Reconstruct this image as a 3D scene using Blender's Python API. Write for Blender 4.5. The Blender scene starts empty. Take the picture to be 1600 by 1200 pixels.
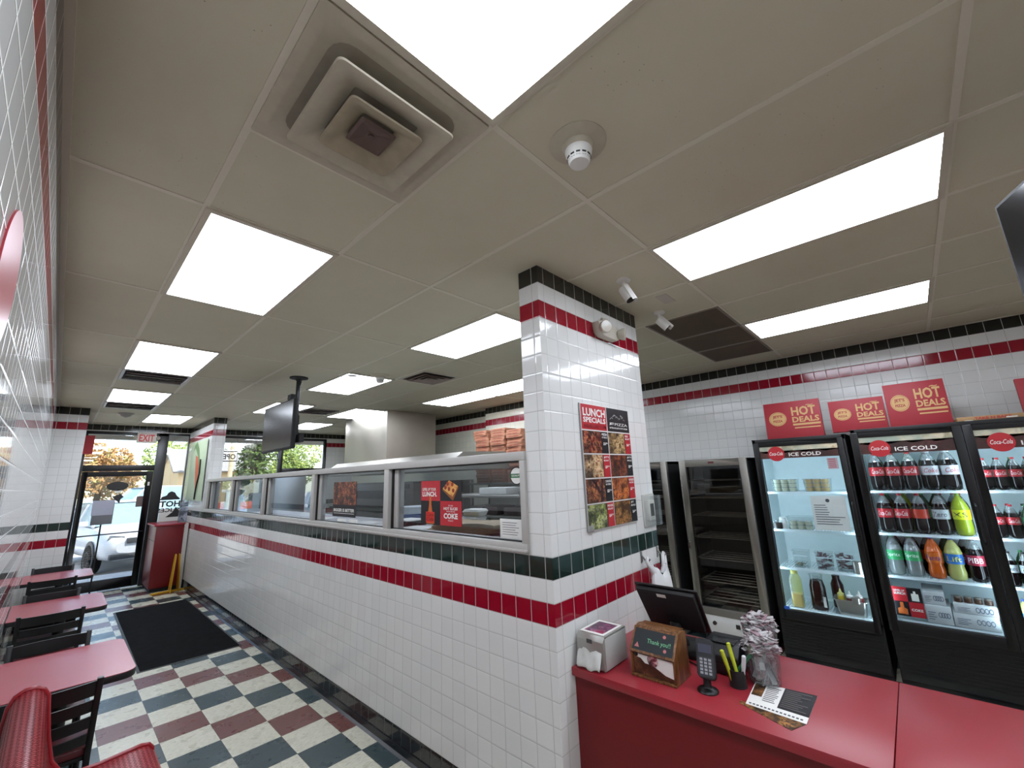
import bpy, bmesh, math, random
from mathutils import Vector, Matrix

R = random.Random(7)
sc = bpy.context.scene
C = sc.collection
PI = math.pi

# ---------------------------------------------------------------- camera, world, light, exposure
cd = bpy.data.cameras.new('camera')
cam = bpy.data.objects.new('camera', cd)
C.objects.link(cam)
cd.sensor_width = 36.0
cd.lens = 651.517 / 1600 * 36.0
cd.clip_start = 0.02
cd.clip_end = 400
_r = Vector((0.6859, -0.7268, -0.0362)); _d = Vector((0.1315, 0.1728, -0.9761)); _f = Vector((0.7157, 0.6648, 0.2141))
_m = Matrix((( _r.x, -_d.x, -_f.x), (_r.y, -_d.y, -_f.y), (_r.z, -_d.z, -_f.z)))
cam.matrix_world = Matrix.Translation((-0.29319, -1.49676, 1.79267)) @ _m.to_quaternion().to_matrix().to_4x4()
sc.camera = cam

sc.view_settings.view_transform = 'Standard'
sc.view_settings.look = 'None'
sc.view_settings.exposure = 0.12
sc.view_settings.gamma = 1.0
sc.cycles.use_denoising = True
sc.cycles.max_bounces = 7
sc.cycles.diffuse_bounces = 4
sc.cycles.glossy_bounces = 4
sc.cycles.transparent_max_bounces = 12
sc.cycles.caustics_reflective = False
sc.cycles.caustics_refractive = False
sc.cycles.sample_clamp_indirect = 6.0

world = bpy.data.worlds.new('sky')
sc.world = world
world.use_nodes = True
wn = world.node_tree
for n in list(wn.nodes): wn.nodes.remove(n)
_o = wn.nodes.new('ShaderNodeOutputWorld'); _b = wn.nodes.new('ShaderNodeBackground'); _s = wn.nodes.new('ShaderNodeTexSky')
_s.sky_type = 'NISHITA'; _s.sun_disc = False; _s.sun_elevation = math.radians(42); _s.sun_rotation = math.radians(200)
_b.inputs[1].default_value = 0.5
wn.links.new(_s.outputs[0], _b.inputs[0]); wn.links.new(_b.outputs[0], _o.inputs[0])
sl = bpy.data.lights.new('sun', 'SUN'); sl.energy = 9.0; sl.angle = 0.01; sl.color = (1, .95, .87)
sun = bpy.data.objects.new('sun', sl); C.objects.link(sun)
sun.rotation_euler = Vector((-0.8, 0.5, -1.25)).to_track_quat('-Z', 'Y').to_euler()
PANEL = 12.5        # radiance of the ceiling light panels
COOL = 22.0         # radiance of the cooler light strips

H = 3.027; F = .3048; TP = .1106; XW = 1.514; YP = -.056

# ---------------------------------------------------------------- materials
def srgb(c):
    if isinstance(c, str):
        c = [int(c[i:i+2], 16) / 255 for i in (0, 2, 4)]
    return tuple(x / 12.92 if x <= .04045 else ((x + .055) / 1.055) ** 2.4 for x in c)
class NT:
    def __init__(s, name):
        s.m = bpy.data.materials.new(name); s.m.use_nodes = True
        s.t = s.m.node_tree; s.b = s.t.nodes['Principled BSDF']; s.out = s.t.nodes['Material Output']
    def n(s, t, **k):
        n = s.t.nodes.new(t)
        for a, b in k.items(): setattr(n, a, b)
        return n
    def l(s, a, b): s.t.links.new(a, b)
    def v(s, sock, x):
        if isinstance(x, (int, float)): sock.default_value = x
        elif isinstance(x, tuple): sock.default_value = (*x, 1) if len(x) == 3 and sock.type == 'RGBA' else x
        else: s.l(x, sock)
    def M(s, op, a, b=None, c=None):
        n = s.n('ShaderNodeMath', operation=op); s.v(n.inputs[0], a)
        if b is not None: s.v(n.inputs[1], b)
        if c is not None: s.v(n.inputs[2], c)
        return n.outputs[0]
    def mix(s, f, a, b):
        n = s.n('ShaderNodeMix', data_type='RGBA'); s.v(n.inputs['Factor'], f); s.v(n.inputs[6], a); s.v(n.inputs[7], b); return n.outputs[2]
    def pos(s):
        g = s.n('ShaderNodeNewGeometry'); x = s.n('ShaderNodeSeparateXYZ'); s.l(g.outputs['Position'], x.inputs[0]); return g.outputs['Position'], x.outputs
    def obj(s):
        g = s.n('ShaderNodeTexCoord'); return g.outputs['Object']
    def noise(s, vec, scale, detail=3, rough=.5):
        n = s.n('ShaderNodeTexNoise'); s.v(n.inputs['Scale'], scale); n.inputs['Detail'].default_value = detail; n.inputs['Roughness'].default_value = rough
        if vec is not None: s.l(vec, n.inputs['Vector'])
        return n.outputs[0]
    def ramp(s, f, stops, interp='LINEAR'):
        n = s.n('ShaderNodeValToRGB'); s.l(f, n.inputs[0]); r = n.color_ramp; r.interpolation = interp
        while len(r.elements) < len(stops): r.elements.new(.5)
        for e, (p, c) in zip(r.elements, stops): e.position = p; e.color = (*c, 1)
        return n.outputs[0]
    def bump(s, h, strength=.3, dist=.002):
        n = s.n('ShaderNodeBump'); n.inputs['Strength'].default_value = strength; n.inputs['Distance'].default_value = dist
        s.l(h, n.inputs['Height']); s.l(n.outputs[0], s.b.inputs['Normal'])
    def set(s, **k):
        for a, x in k.items(): s.v(s.b.inputs[{'col': 'Base Color', 'rough': 'Roughness', 'metal': 'Metallic', 'spec': 'Specular IOR Level', 'emis': 'Emission Color', 'emiss': 'Emission Strength', 'alpha': 'Alpha', 'coat': 'Coat Weight', 'trans': 'Transmission Weight'}[a]], x)
        return s
_mc = {}
def P(name, col, rough=.5, metal=0, var=.0, scale=20, bump=0, spec=.5, coat=0):
    """plain procedural material: colour with a little noise variation"""
    if name in _mc: return _mc[name]
    t = NT(name); c = srgb(col); t.set(rough=rough, metal=metal, spec=spec, coat=coat)
    o = t.obj(); nz = t.noise(o, scale, 4)
    k = max(var, .04)
    t.set(col=t.mix(nz, tuple(x * (1 - k) for x in c), tuple(min(1, x * (1 + k)) for x in c)))
    if bump: t.bump(nz, bump, .003)
    _mc[name] = t.m; return t.m
def emit(name, col, strength):
    if name in _mc: return _mc[name]
    t = NT(name); t.set(col=(0, 0, 0), emis=srgb(col), emiss=strength, rough=.6); _mc[name] = t.m; return t.m
def glass(name, tint=(1, 1, 1), refl=1.0, haze=0.0, rough=0.0):
    """thin pane: clear transmission with a fresnel reflection"""
    if name in _mc: return _mc[name]
    t = NT(name); t.t.nodes.remove(t.b)
    tr = t.n('ShaderNodeBsdfTransparent'); tr.inputs[0].default_value = (*tint, 1)
    gl = t.n('ShaderNodeBsdfGlossy'); gl.inputs['Roughness'].default_value = rough
    g = t.n('ShaderNodeNewGeometry'); d = t.n('ShaderNodeVectorMath', operation='DOT_PRODUCT')
    t.l(g.outputs['Incoming'], d.inputs[0]); t.l(g.outputs['Normal'], d.inputs[1])
    f = t.M('POWER', t.M('SUBTRACT', 1.0, t.M('ABSOLUTE', d.outputs['Value'])), 5.0)
    f = t.M('MULTIPLY', t.M('ADD', t.M('MULTIPLY', f, .92), .08), refl)
    m = t.n('ShaderNodeMixShader'); t.l(f, m.inputs[0]); t.l(tr.outputs[0], m.inputs[1]); t.l(gl.outputs[0], m.inputs[2])
    last = m.outputs[0]
    if haze:
        df = t.n('ShaderNodeBsdfDiffuse'); df.inputs[0].default_value = (.8, .85, .88, 1)
        m2 = t.n('ShaderNodeMixShader'); m2.inputs[0].default_value = haze; t.l(last, m2.inputs[1]); t.l(df.outputs[0], m2.inputs[2]); last = m2.outputs[0]
    t.l(last, t.out.inputs[0]); _mc[name] = t.m; return t.m
WHITE_T = (.70, .70, .675)
def tile_mat(name, ax, off, lower=True, rough=.07, wob=1.0, grout=(.46, .455, .43), white=WHITE_T):
    """glazed 4 1/4 inch wall tile with its black, red and green courses"""
    t = NT(name); p, s = t.pos()
    u = t.M('DIVIDE', t.M('SUBTRACT', s[ax], off), TP); v = t.M('DIVIDE', t.M('SUBTRACT', H, s[2]), TP)
    fu = t.M('FRACT', u); fv = t.M('FRACT', v); row = t.M('FLOOR', v); cu = t.M('FLOOR', u)
    du = t.M('SUBTRACT', .5, t.M('ABSOLUTE', t.M('SUBTRACT', fu, .5))); dv = t.M('SUBTRACT', .5, t.M('ABSOLUTE', t.M('SUBTRACT', fv, .5)))
    d = t.M('MINIMUM', du, dv)
    g = t.n('ShaderNodeMapRange'); t.v(g.inputs[0], d); g.inputs[1].default_value = .010; g.inputs[2].default_value = .022; g = g.outputs[0]
    wnz = t.n('ShaderNodeTexWhiteNoise', noise_dimensions='2D'); cx = t.n('ShaderNodeCombineXYZ'); t.l(cu, cx.inputs[0]); t.l(row, cx.inputs[1]); t.l(cx.outputs[0], wnz.inputs['Vector'])
    sp = t.n('ShaderNodeSeparateColor'); t.l(wnz.outputs['Color'], sp.inputs[0])
    def is_row(k): return t.M('LESS_THAN', t.M('ABSOLUTE', t.M('SUBTRACT', row, float(k))), .5)
    col = t.mix(sp.outputs[0], white, tuple(x * 1.05 for x in white))
    blk = srgb('22241f'); red = srgb('8e0f24'); grn = srgb('1b2c26')
    col = t.mix(is_row(0), col, blk); col = t.mix(is_row(2), col, red)
    if lower:
        col = t.mix(is_row(15), col, grn); col = t.mix(is_row(17), col, red)
        col = t.mix(t.M('GREATER_THAN', row, 25.5), col, srgb('17181a'))
    col = t.mix(g, t.mix(t.M('GREATER_THAN', row, 25.5), grout, (.035, .035, .037)), col)
    rg = t.M('ADD', rough, t.M('MULTIPLY', t.M('SUBTRACT', 1.0, g), .6))
    t.set(col=col, rough=rg, spec=.55)
    pil = t.n('ShaderNodeMapRange'); t.v(pil.inputs[0], d); pil.inputs[1].default_value = .0; pil.inputs[2].default_value = .07; pil.interpolation_type = 'SMOOTHSTEP'
    tilt = t.M('ADD', t.M('MULTIPLY', t.M('SUBTRACT', sp.outputs[1], .5), fu), t.M('MULTIPLY', t.M('SUBTRACT', sp.outputs[2], .5), fv))
    h = t.M('ADD', pil.outputs[0], t.M('MULTIPLY', tilt, .55 * wob))
    h = t.M('ADD', h, t.M('MULTIPLY', t.noise(p, 14, 2), .25 * wob))
    t.bump(h, .6, .0012)
    return t.m
def floor_mat():
    t = NT('vinyl_floor_tiles'); p, s = t.pos()
    a = t.M('DIVIDE', t.M('SUBTRACT', s[0], 2.4923 * F), F); b = t.M('DIVIDE', t.M('SUBTRACT', s[1], 7.1648 * F), F)
    i = t.M('FLOOR', a); j = t.M('FLOOR', b); q = t.M('ADD', i, j)
    odd = t.M('GREATER_THAN', t.M('PINGPONG', q, 1.0), .5)
    k = t.M('GREATER_THAN', t.M('PINGPONG', t.M('MULTIPLY', t.M('ADD', q, 1.0), .5), 1.0), .5)
    mp = t.n('ShaderNodeMapping'); t.l(p, mp.inputs[0]); mp.inputs['Rotation'].default_value = (0, 0, .5); mp.inputs['Scale'].default_value = (1, 3, 1)
    n1 = t.noise(mp.outputs[0], 30, 4, .5)
    cream = t.ramp(n1, [(.3, srgb('b5b29e')), (.5, srgb('cfccb9')), (.7, srgb('d8d5c4'))])
    teal = t.ramp(n1, [(.3, srgb('2c3c3e')), (.7, srgb('3a4b4e'))]); red = t.ramp(n1, [(.3, srgb('623a35')), (.7, srgb('75463f'))])
    col = t.mix(odd, cream, t.mix(k, teal, red))
    fa = t.M('SUBTRACT', .5, t.M('ABSOLUTE', t.M('SUBTRACT', t.M('FRACT', a), .5))); fb = t.M('SUBTRACT', .5, t.M('ABSOLUTE', t.M('SUBTRACT', t.M('FRACT', b), .5)))
    seam = t.M('LESS_THAN', t.M('MINIMUM', fa, fb), .004)
    col = t.mix(seam, col, srgb('3a3833'))
    t.set(col=col, rough=t.M('ADD', .2, t.M('MULTIPLY', t.noise(p, 9, 3), .18)), spec=.5)
    t.bump(t.M('ADD', t.M('MULTIPLY', t.noise(p, 7, 2), 1.0), t.M('MULTIPLY', n1, .12)), .25, .006)
    return t.m
def ceil_mat():
    t = NT('ceiling_board'); p, s = t.pos()
    n1 = t.noise(p, 2.2, 4, .6); n2 = t.noise(p, 260, 1)
    col = t.mix(n1, srgb('beb9a2'), srgb('cac6b0'))
    vo = t.n('ShaderNodeTexVoronoi'); vo.inputs['Scale'].default_value = 38; t.l(p, vo.inputs['Vector'])
    spk = t.M('MULTIPLY', t.M('LESS_THAN', vo.outputs['Distance'], .075), t.M('GREATER_THAN', t.noise(p, 3.1, 2), .56))
    col = t.mix(t.M('MULTIPLY', spk, .6), col, srgb('6a5c4c'))
    t.set(col=col, rough=.7, spec=.25); t.bump(n2, .25, .0012)
    return t.m
def food(name, cols, scale=30, dist=2.0):
    if name in _mc: return _mc[name]
    t = NT(name); o = t.obj(); nz = t.n('ShaderNodeTexNoise'); nz.inputs['Scale'].default_value = scale; nz.inputs['Distortion'].default_value = dist; nz.inputs['Detail'].default_value = 4
    t.l(o, nz.inputs['Vector']); vo = t.n('ShaderNodeTexVoronoi'); vo.inputs['Scale'].default_value = scale * .9; t.l(o, vo.inputs['Vector'])
    f = t.M('ADD', t.M('MULTIPLY', nz.outputs[0], .8), t.M('MULTIPLY', vo.outputs['Distance'], .22))
    n = len(cols); c_ = t.ramp(f, [(.34 + .30 * i / (n - 1), srgb(c)) for i, c in enumerate(cols)])
    t.set(col=t.mix(t.ramp(t.noise(o, scale * .45, 2), [(.4, (.9, .9, .9)), (.62, (0, 0, 0))]), c_, srgb(cols[0])), rough=.35)
    _mc[name] = t.m; return t.m
def steel(name, col='b9b6b0', rough=.3, sc_=(1, 1, 40)):
    if name in _mc: return _mc[name]
    t = NT(name); o = t.obj(); mp = t.n('ShaderNodeMapping'); t.l(o, mp.inputs[0]); mp.inputs['Scale'].default_value = sc_
    nz = t.noise(mp.outputs[0], 6, 4); c = srgb(col)
    t.set(col=t.mix(nz, tuple(x * .85 for x in c), c), metal=.9, rough=t.M('ADD', rough - .08, t.M('MULTIPLY', nz, .16)))
    t.bump(t.noise(o, 3, 2), .1, .01); _mc[name] = t.m; return t.m

ALU = P('grey_aluminium', 'b6b3ae', .42, .12)
BLACK = P('black_paint', '0d0d0e', .38)
BLACKM = P('black_matt', '151516', .7)
WHITE = P('white_paint', 'd9d8d2', .45)
RUBBER = P('black_rubber', '050505', .6)
STEEL = steel('stainless_steel')
CHROME = P('chrome', 'd0d0d0', .15, 1)
REDLAM = P('red_laminate', '922730', .34, 0, .05, 60)
TABLE = P('table_laminate', 'a04650', .27, 0, .06, 90)
DARKRED = P('red_laminate_front', '6f0b14', .4)
PAPER = P('white_paper', 'dddcd6', .7)
PRED = P('print_red', 'b3222c', .4); PBLACK = P('print_black', '17161a', .4); PWHITE = P('print_white', 'e6e4de', .5)
PANE = glass('window_glass', (.96, .98, .98), 1.0)
PANE2 = glass('partition_glass', (.72, .75, .77), .8)
COOLGLASS = glass('cooler_door_glass', (.93, .96, .97), .22)
CLEAR = glass('clear_plastic', (.88, .91, .91), 1.0, .05)

# ---------------------------------------------------------------- mesh building
def wm(o):
    m = Matrix.Translation(o.location) @ o.rotation_euler.to_matrix().to_4x4()
    return wm(o.parent) @ m if o.parent else m
class MB:
    def __init__(s): s.v = []; s.f = []; s.mi = []; s.m = 0
    def add(s, vs, fs):
        b = len(s.v); s.v += [tuple(x) for x in vs]; s.f += [tuple(b + i for i in f) for f in fs]; s.mi += [s.m] * len(fs); return s
    def box(s, a, b, mat=None):
        x0, y0, z0 = [min(p, q) for p, q in zip(a, b)]; x1, y1, z1 = [max(p, q) for p, q in zip(a, b)]
        vs = [(x, y, z) for x in (x0, x1) for y in (y0, y1) for z in (z0, z1)]
        if mat is not None: vs = [mat @ Vector(v) for v in vs]
        return s.add(vs, [(0, 1, 3, 2), (4, 6, 7, 5), (0, 4, 5, 1), (2, 3, 7, 6), (0, 2, 6, 4), (1, 5, 7, 3)])
    def bc(s, c, d, rz=0, rx=0, ry=0):
        m = Matrix.Translation(c) @ Matrix.Rotation(rz, 4, 'Z') @ Matrix.Rotation(ry, 4, 'Y') @ Matrix.Rotation(rx, 4, 'X')
        return s.box([-k / 2 for k in d], [k / 2 for k in d], m)
    def quad(s, *p): return s.add(p, [tuple(range(len(p)))])
    def tube(s, pts, r, n=8, cap=True, closed=False):
        pts = [Vector(p) for p in pts]; rings = []; k = len(pts); up = None
        for i, p in enumerate(pts):
            if closed: t = (pts[(i + 1) % k] - pts[i - 1]).normalized()
            else: t = ((pts[min(i + 1, k - 1)] - pts[max(i - 1, 0)])).normalized()
            if up is None: up = Vector((0, 0, 1)) if abs(t.z) < .9 else Vector((1, 0, 0))
            a = t.cross(up).normalized(); up = a.cross(t).normalized()
            rr = r[i] if isinstance(r, (list, tuple)) else r
            rings.append([p + (a * math.cos(w) + up * math.sin(w)) * rr for w in [2 * PI * j / n for j in range(n)]])
        vs = [v for g in rings for v in g]; fs = []
        for i in range(k if closed else k - 1):
            for j in range(n):
                a, b = i * n + j, i * n + (j + 1) % n; c = (i + 1) % k * n
                fs.append((a, b, c + (j + 1) % n, c + j))
        if cap and not closed: fs += [tuple(reversed(range(n))), tuple((k - 1) * n + j for j in range(n))]
        return s.add(vs, fs)
    def cyl(s, a, b, r, n=16): return s.tube([a, b], r, n)
    def lathe(s, prof, c=(0, 0, 0), n=20, axis=None):
        """prof: (radius, height) pairs round the local z axis (or a given axis)"""
        q = Vector((0, 0, 1)).rotation_difference(Vector(axis)).to_matrix() if axis else Matrix.Identity(3)
        vs = []; fs = []; c = Vector(c); k = len(prof)
        for r_, z in prof:
            for j in range(n): vs.append(c + q @ Vector((r_ * math.cos(2 * PI * j / n), r_ * math.sin(2 * PI * j / n), z)))
        for i in range(k - 1):
            for j in range(n): fs.append((i * n + j, i * n + (j + 1) % n, (i + 1) * n + (j + 1) % n, (i + 1) * n + j))
        if prof[0][0] > 1e-6: fs.append(tuple(reversed(range(n))))
        if prof[-1][0] > 1e-6: fs.append(tuple((k - 1) * n + j for j in range(n)))
        return s.add(vs, fs)
    def prism(s, poly, o, u, w, n, depth):
        """polygon (2D) in the plane through o spanned by u, w and pushed depth along n"""
        o, u, w, n = Vector(o), Vector(u), Vector(w), Vector(n); k = len(poly)
        a = [o + u * p + w * q for p, q in poly]; b = [x + n * depth for x in a]
        return s.add(a + b, [tuple(reversed(range(k))), tuple(range(k, 2 * k))] + [(i, (i + 1) % k, k + (i + 1) % k, k + i) for i in range(k)])
    def loops(s, ls, close=True):
        n = len(ls[0]); vs = [v for l in ls for v in l]; fs = []
        for i in range(len(ls) - 1):
            for j in range(n if close else n - 1): fs.append((i * n + j, i * n + (j + 1) % n, (i + 1) * n + (j + 1) % n, (i + 1) * n + j))
        return s.add(vs, fs)
    def text(s, txt, o, u, w, height=.05, width=None, bold=0, depth=.0006, align='L', shear=0, bend=None):
        """lettering: o is the lower left (or centre) of the text, u reads right, w up"""
        cu = bpy.data.curves.new('t', 'FONT'); cu.body = txt; cu.size = 1; cu.offset = bold; cu.resolution_u = 2; cu.shear = shear
        ob = bpy.data.objects.new('t', cu); C.objects.link(ob)
        dg = bpy.context.evaluated_depsgraph_get(); dg.update(); me = ob.evaluated_get(dg).to_mesh()
        vs = [v.co.copy() for v in me.vertices]; fs = [tuple(p.vertices) for p in me.polygons]
        ob.evaluated_get(dg).to_mesh_clear(); bpy.data.objects.remove(ob); bpy.data.curves.remove(cu)
        if not vs: return s
        x0 = min(v.x for v in vs); x1 = max(v.x for v in vs); y0 = min(v.y for v in vs); y1 = max(v.y for v in vs)
        ky = height / max(y1 - y0, 1e-6); kx = width / (x1 - x0) if width else ky
        W = (x1 - x0) * kx; sh = -W / 2 if align == 'C' else 0
        o, u, w = Vector(o), Vector(u).normalized(), Vector(w).normalized(); n = u.cross(w); out = []
        for v in vs:
            a = (v.x - x0) * kx + sh; b = (v.y - y0) * ky
            if bend:
                th = a / bend; out.append(o + u * (math.sin(th) * bend) + w * b + n * ((math.cos(th) - 1) * bend + depth))
            else: out.append(o + u * a + w * b + n * depth)
        return s.add(out, fs)
    def W(s, name, mat, parent, **k):
        """build from world coordinates under a parent"""
        m = wm(parent).inverted(); s.v = [tuple(m @ Vector(v)) for v in s.v]
        return s.build(name, mat, parent, **k)
    def build(s, name, mat, parent=None, bevel=0, seg=2, loc=None, rz=0, smooth=True, sub=0, ang=35):
        me = bpy.data.meshes.new(name); me.from_pydata(s.v, [], s.f)
        mats = mat if isinstance(mat, (list, tuple)) else [mat]
        for m in mats: me.materials.append(m)
        if len(mats) > 1: me.polygons.foreach_set('material_index', s.mi)
        if bevel:
            bm = bmesh.new(); bm.from_mesh(me); bmesh.ops.remove_doubles(bm, verts=bm.verts, dist=1e-5)
            es = [e for e in bm.edges if len(e.link_faces) == 2 and e.calc_face_angle(0) > .5]
            bmesh.ops.bevel(bm, geom=es, offset=bevel, segments=seg, affect='EDGES', profile=.5, clamp_overlap=True)
            bm.to_mesh(me); bm.free()
        if smooth:
            me.polygons.foreach_set('use_smooth', [True] * len(me.polygons)); me.set_sharp_from_angle(angle=math.radians(ang))
        me.update()
        ob = bpy.data.objects.new(name, me); C.objects.link(ob)
        if parent: ob.parent = parent
        if loc: ob.location = loc
        if rz: ob.rotation_euler.z = rz
        if sub:
            md = ob.modifiers.new('sub', 'SUBSURF'); md.levels = sub; md.render_levels = sub
        return ob
def tag(o, label=None, cat=None, group=None, kind=None):
    if label: o['label'] = label
    if cat: o['category'] = cat
    if group: o['group'] = group
    if kind: o['kind'] = kind
    return o
def thing(name, label, cat, loc=(0, 0, 0), rz=0, group=None):
    o = bpy.data.objects.new(name, None); C.objects.link(o); o.location = loc; o.rotation_euler.z = rz; o.empty_display_size = .1
    return tag(o, label, cat, group)
def dup(o, loc=None, rz=None, label=None, group=None, parent=None):
    c = o.copy(); C.objects.link(c)
    if parent: c.parent = parent
    for ch in list(o.children): dup(ch, parent=c)
    if loc: c.location = loc
    if rz is not None: c.rotation_euler.z = rz
    if label: c['label'] = label
    if group: c['group'] = group
    return c
def struct(mb, name, mat, parent=None, **k):
    o = mb.build(name, mat, parent, **k); o['kind'] = 'structure'; return o
def rrect(hw, hh, r, z, n=4, c=(0, 0)):
    out = []
    for sx, sy, a0 in ((1, 1, 0), (-1, 1, PI / 2), (-1, -1, PI), (1, -1, 1.5 * PI)):
        for i in range(n + 1):
            a = a0 + PI / 2 * i / n; out.append((c[0] + sx * (hw - r) + r * math.cos(a), c[1] + sy * (hh - r) + r * math.sin(a), z))
    return out
X, Y, Z = Vector((1, 0, 0)), Vector((0, 1, 0)), Vector((0, 0, 1))

# ---------------------------------------------------------------- the room
XL, XR, YF, YB = -.445, 5.36, 9.6, -4.4
T_LEFT = tile_mat('tile_left_wall', 1, .03, True, .045, .8, (.8, .8, .77), (.58, .585, .57))
T_HALF = tile_mat('tile_half_wall', 1, YP + .048, True, .07, .9)
T_PIL = tile_mat('tile_pillar_front', 0, XW + .055, True, .09, .8)
T_RIGHT = tile_mat('tile_right_wall', 1, .02, False, .12, .8)
T_FRONT = tile_mat('tile_front', 0, .02, True, .12, .8)
struct(MB().box((XL - .2, YB - .2, -.1), (XR + .2, YF + .15, 0)), 'floor', floor_mat(), smooth=False)
struct(MB().box((XL - .2, YB - .2, H), (XR + .2, YF + .15, H + .15)), 'ceiling', ceil_mat(), smooth=False)
struct(MB().box((XL - .2, YB - .2, 0), (XL, YF + .15, H)), 'wall_left', T_LEFT, smooth=False)
struct(MB().box((XL, YB - .2, 0), (XR, YB, H)), 'wall_back', T_FRONT, smooth=False)
struct(MB().box((XR, YB - .2, 0), (XR + .2, YF + .15, H)), 'wall_right', T_RIGHT, smooth=False)
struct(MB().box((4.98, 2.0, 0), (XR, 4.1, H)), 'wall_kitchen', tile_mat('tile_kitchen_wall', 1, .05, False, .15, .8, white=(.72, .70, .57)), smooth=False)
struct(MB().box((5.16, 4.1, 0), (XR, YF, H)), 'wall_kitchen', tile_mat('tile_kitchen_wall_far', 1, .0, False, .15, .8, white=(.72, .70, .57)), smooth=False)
struct(MB().box((XW, YP, 0), (2.75, YP + .15, H)), 'wall_pillar', [T_PIL, T_HALF], smooth=False)
o = bpy.data.objects['wall_pillar']
for p in o.data.polygons:
    if abs(p.normal.x) > .5: p.material_index = 1
struct(MB().box((XW, YP + .15, 0), (XW + .15, 7.62, 1.385)), 'wall_half', T_HALF, smooth=False)
struct(MB().box((XW, 7.62, 0), (XW + .2, YF, H)), 'wall_inner', [T_HALF, T_FRONT], smooth=False)
for p in bpy.data.objects['wall_inner'].data.polygons:
    if abs(p.normal.y) > .5: p.material_index = 1
struct(MB().box((XL, 7.48, 0), (-.1, YF, H)), 'wall_pier', T_FRONT, smooth=False)
# front wall: header over the glass, pier beside the kitchen, low wall under the kitchen windows
struct(MB().box((-.1, YF, 2.9), (XR, YF + .15, H)).box((4.42, YF, 0), (XR, YF + .15, 2.9)).box((XW, YF, 0), (4.42, YF + .15, .9)), 'wall_front', T_FRONT, smooth=False)
# ceiling grid
b = MB()
xs = [k * 2 * F for k in range(0, 10) if k * 2 * F < XR]
for x in xs: b.box((x - .012, YB, H - .004), (x + .012, YF, H))
for k in range(-4, 8):
    y = (2 + 4 * k) * F
    if YB < y < YF: b.box((XL, y - .012, H - .0035), (XR, y + .012, H))
b.box((0, -.012, H - .0035), (2 * F, .012, H))
b.box((10 * F, -.012, H - .0035), (16 * F, .012, H))
b.box((XL, YB, H - .006), (XL + .022, YF, H))
b.box((XR - .022, YB, H - .006), (XR, YF, H))
struct(b, 'trim_1', P('ceiling_grid_tee', 'cfcab8', .5))
# dark vinyl cove along the half wall
struct(MB().prism([(0, 0), (.028, 0), (.012, .012), (.006, .05), (0, .05)], (XW, YP, 0), -X, Z, Y, 8.2), 'baseboard_partition', P('cove_base', '1a1c20', .25))

# ---------------------------------------------------------------- ceiling lights
PANELM = emit('light_panel', 'eaf2ff', PANEL)
FRAMEM = P('fixture_frame', 'bfb9a6', .5)
cells = [(0, 2, -6, -2, 'large square-edged ceiling light panel at the top edge, beside the big air diffuser'),
 (0, 2, 2, 6, 'ceiling light panel over the nearest red table, left of the aisle'),
 (0, 2, 10, 14, 'second ceiling light panel of the aisle row, in front of a slot vent'),
 (0, 2, 18, 21.6, 'third ceiling light panel of the aisle row, between two slot vents'),
 (2, 4, 25, 29, 'farthest aisle ceiling light panel, just before the glass front'),
 (6, 8, -6, -2, 'long ceiling light panel above the cash counter'),
 (12, 14, -6, -2, 'long ceiling light panel nearest the drinks coolers'),
 (6, 8, 2, 6, 'ceiling light panel beside the tall tiled pillar, over the kitchen'),
 (6, 8, 10, 14, 'kitchen ceiling light panel with a detector on its edge'),
 (12, 14, 10, 14, 'farther of the two end-to-end panels along the kitchen wall'),
 (12, 14, 6, 10, 'nearer of the two end-to-end panels along the kitchen wall, cut by the pillar'),
 (6, 8, 17.8, 21.8, 'kitchen ceiling light panel half hidden behind the hanging screen'),
 (10, 12, 17.4, 21.4, 'kitchen ceiling light panel against the stainless hood'),
 (10, 12, 24.5, 28.5, 'farthest kitchen ceiling light panel by the front window'),
 (6, 8, -14, -10, 'added ceiling light panel evening the light, unseen behind the viewer, counter side'), (0, 2, -14, -10, 'added ceiling light panel evening the light, unseen behind the viewer, aisle side')]  # these two panels are added out of view to keep the light even
cl = None
for x0, x1, y0, y1, lab in cells:
    w, h = (x1 - x0) * F, (y1 - y0) * F
    t = thing('ceiling_light', lab or 'added ceiling light panel, unseen behind the viewer', 'ceiling light', ((x0 + x1) / 2 * F, (y0 + y1) / 2 * F, H - .012), group='flat ceiling light panels')
    fr = MB()
    for s in (-1, 1):
        fr.box((s * w / 2, -h / 2, -.002), (s * (w / 2 - .026), h / 2, .012)); fr.box((-w / 2 + .026, s * h / 2, -.002), (w / 2 - .026, s * (h / 2 - .026), .012))
    fr.build('frame', FRAMEM, t)
    MB().box((-w / 2 + .02, -h / 2 + .02, 0), (w / 2 - .02, h / 2 - .02, .008)).build('diffuser', PANELM, t, smooth=False)

# ---------------------------------------------------------------- ceiling things
VENT = P('vent_enamel', 'b4ad99', .45, 0, .12, 30)
GRIME = P('grimy_brown_metal', '5b4840', .55, 0, .3, 30)
def louver(name, r0, z0, r1, z1, mat, par, th=.004, rad=.02, lip=.012):
    b = MB(); b.loops([rrect(r1, r1, rad * .5, z1), rrect(r0 - lip, r0 - lip, rad, z0), rrect(r0, r0, rad, z0 - .001), rrect(r0 + .003, r0 + .003, rad, z0 + .004), rrect(r0 - lip, r0 - lip, rad, z0 + th), rrect(r1, r1, rad * .5, z1 + th)])
    return b.build(name, mat, par, ang=50)
t = thing('air_diffuser', 'big square stepped air diffuser with grimy brown centre, beside the nearest light panel', 'air vent', (F, -F, H))
b = MB(); b.loops([rrect(.296, .296, .004, -.002), rrect(.296, .296, .004, -.012), rrect(.268, .268, .008, -.014), rrect(.258, .258, .05, -.010), rrect(.225, .225, .06, -.002)])
b.build('face_plate', VENT, t, ang=50)
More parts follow.
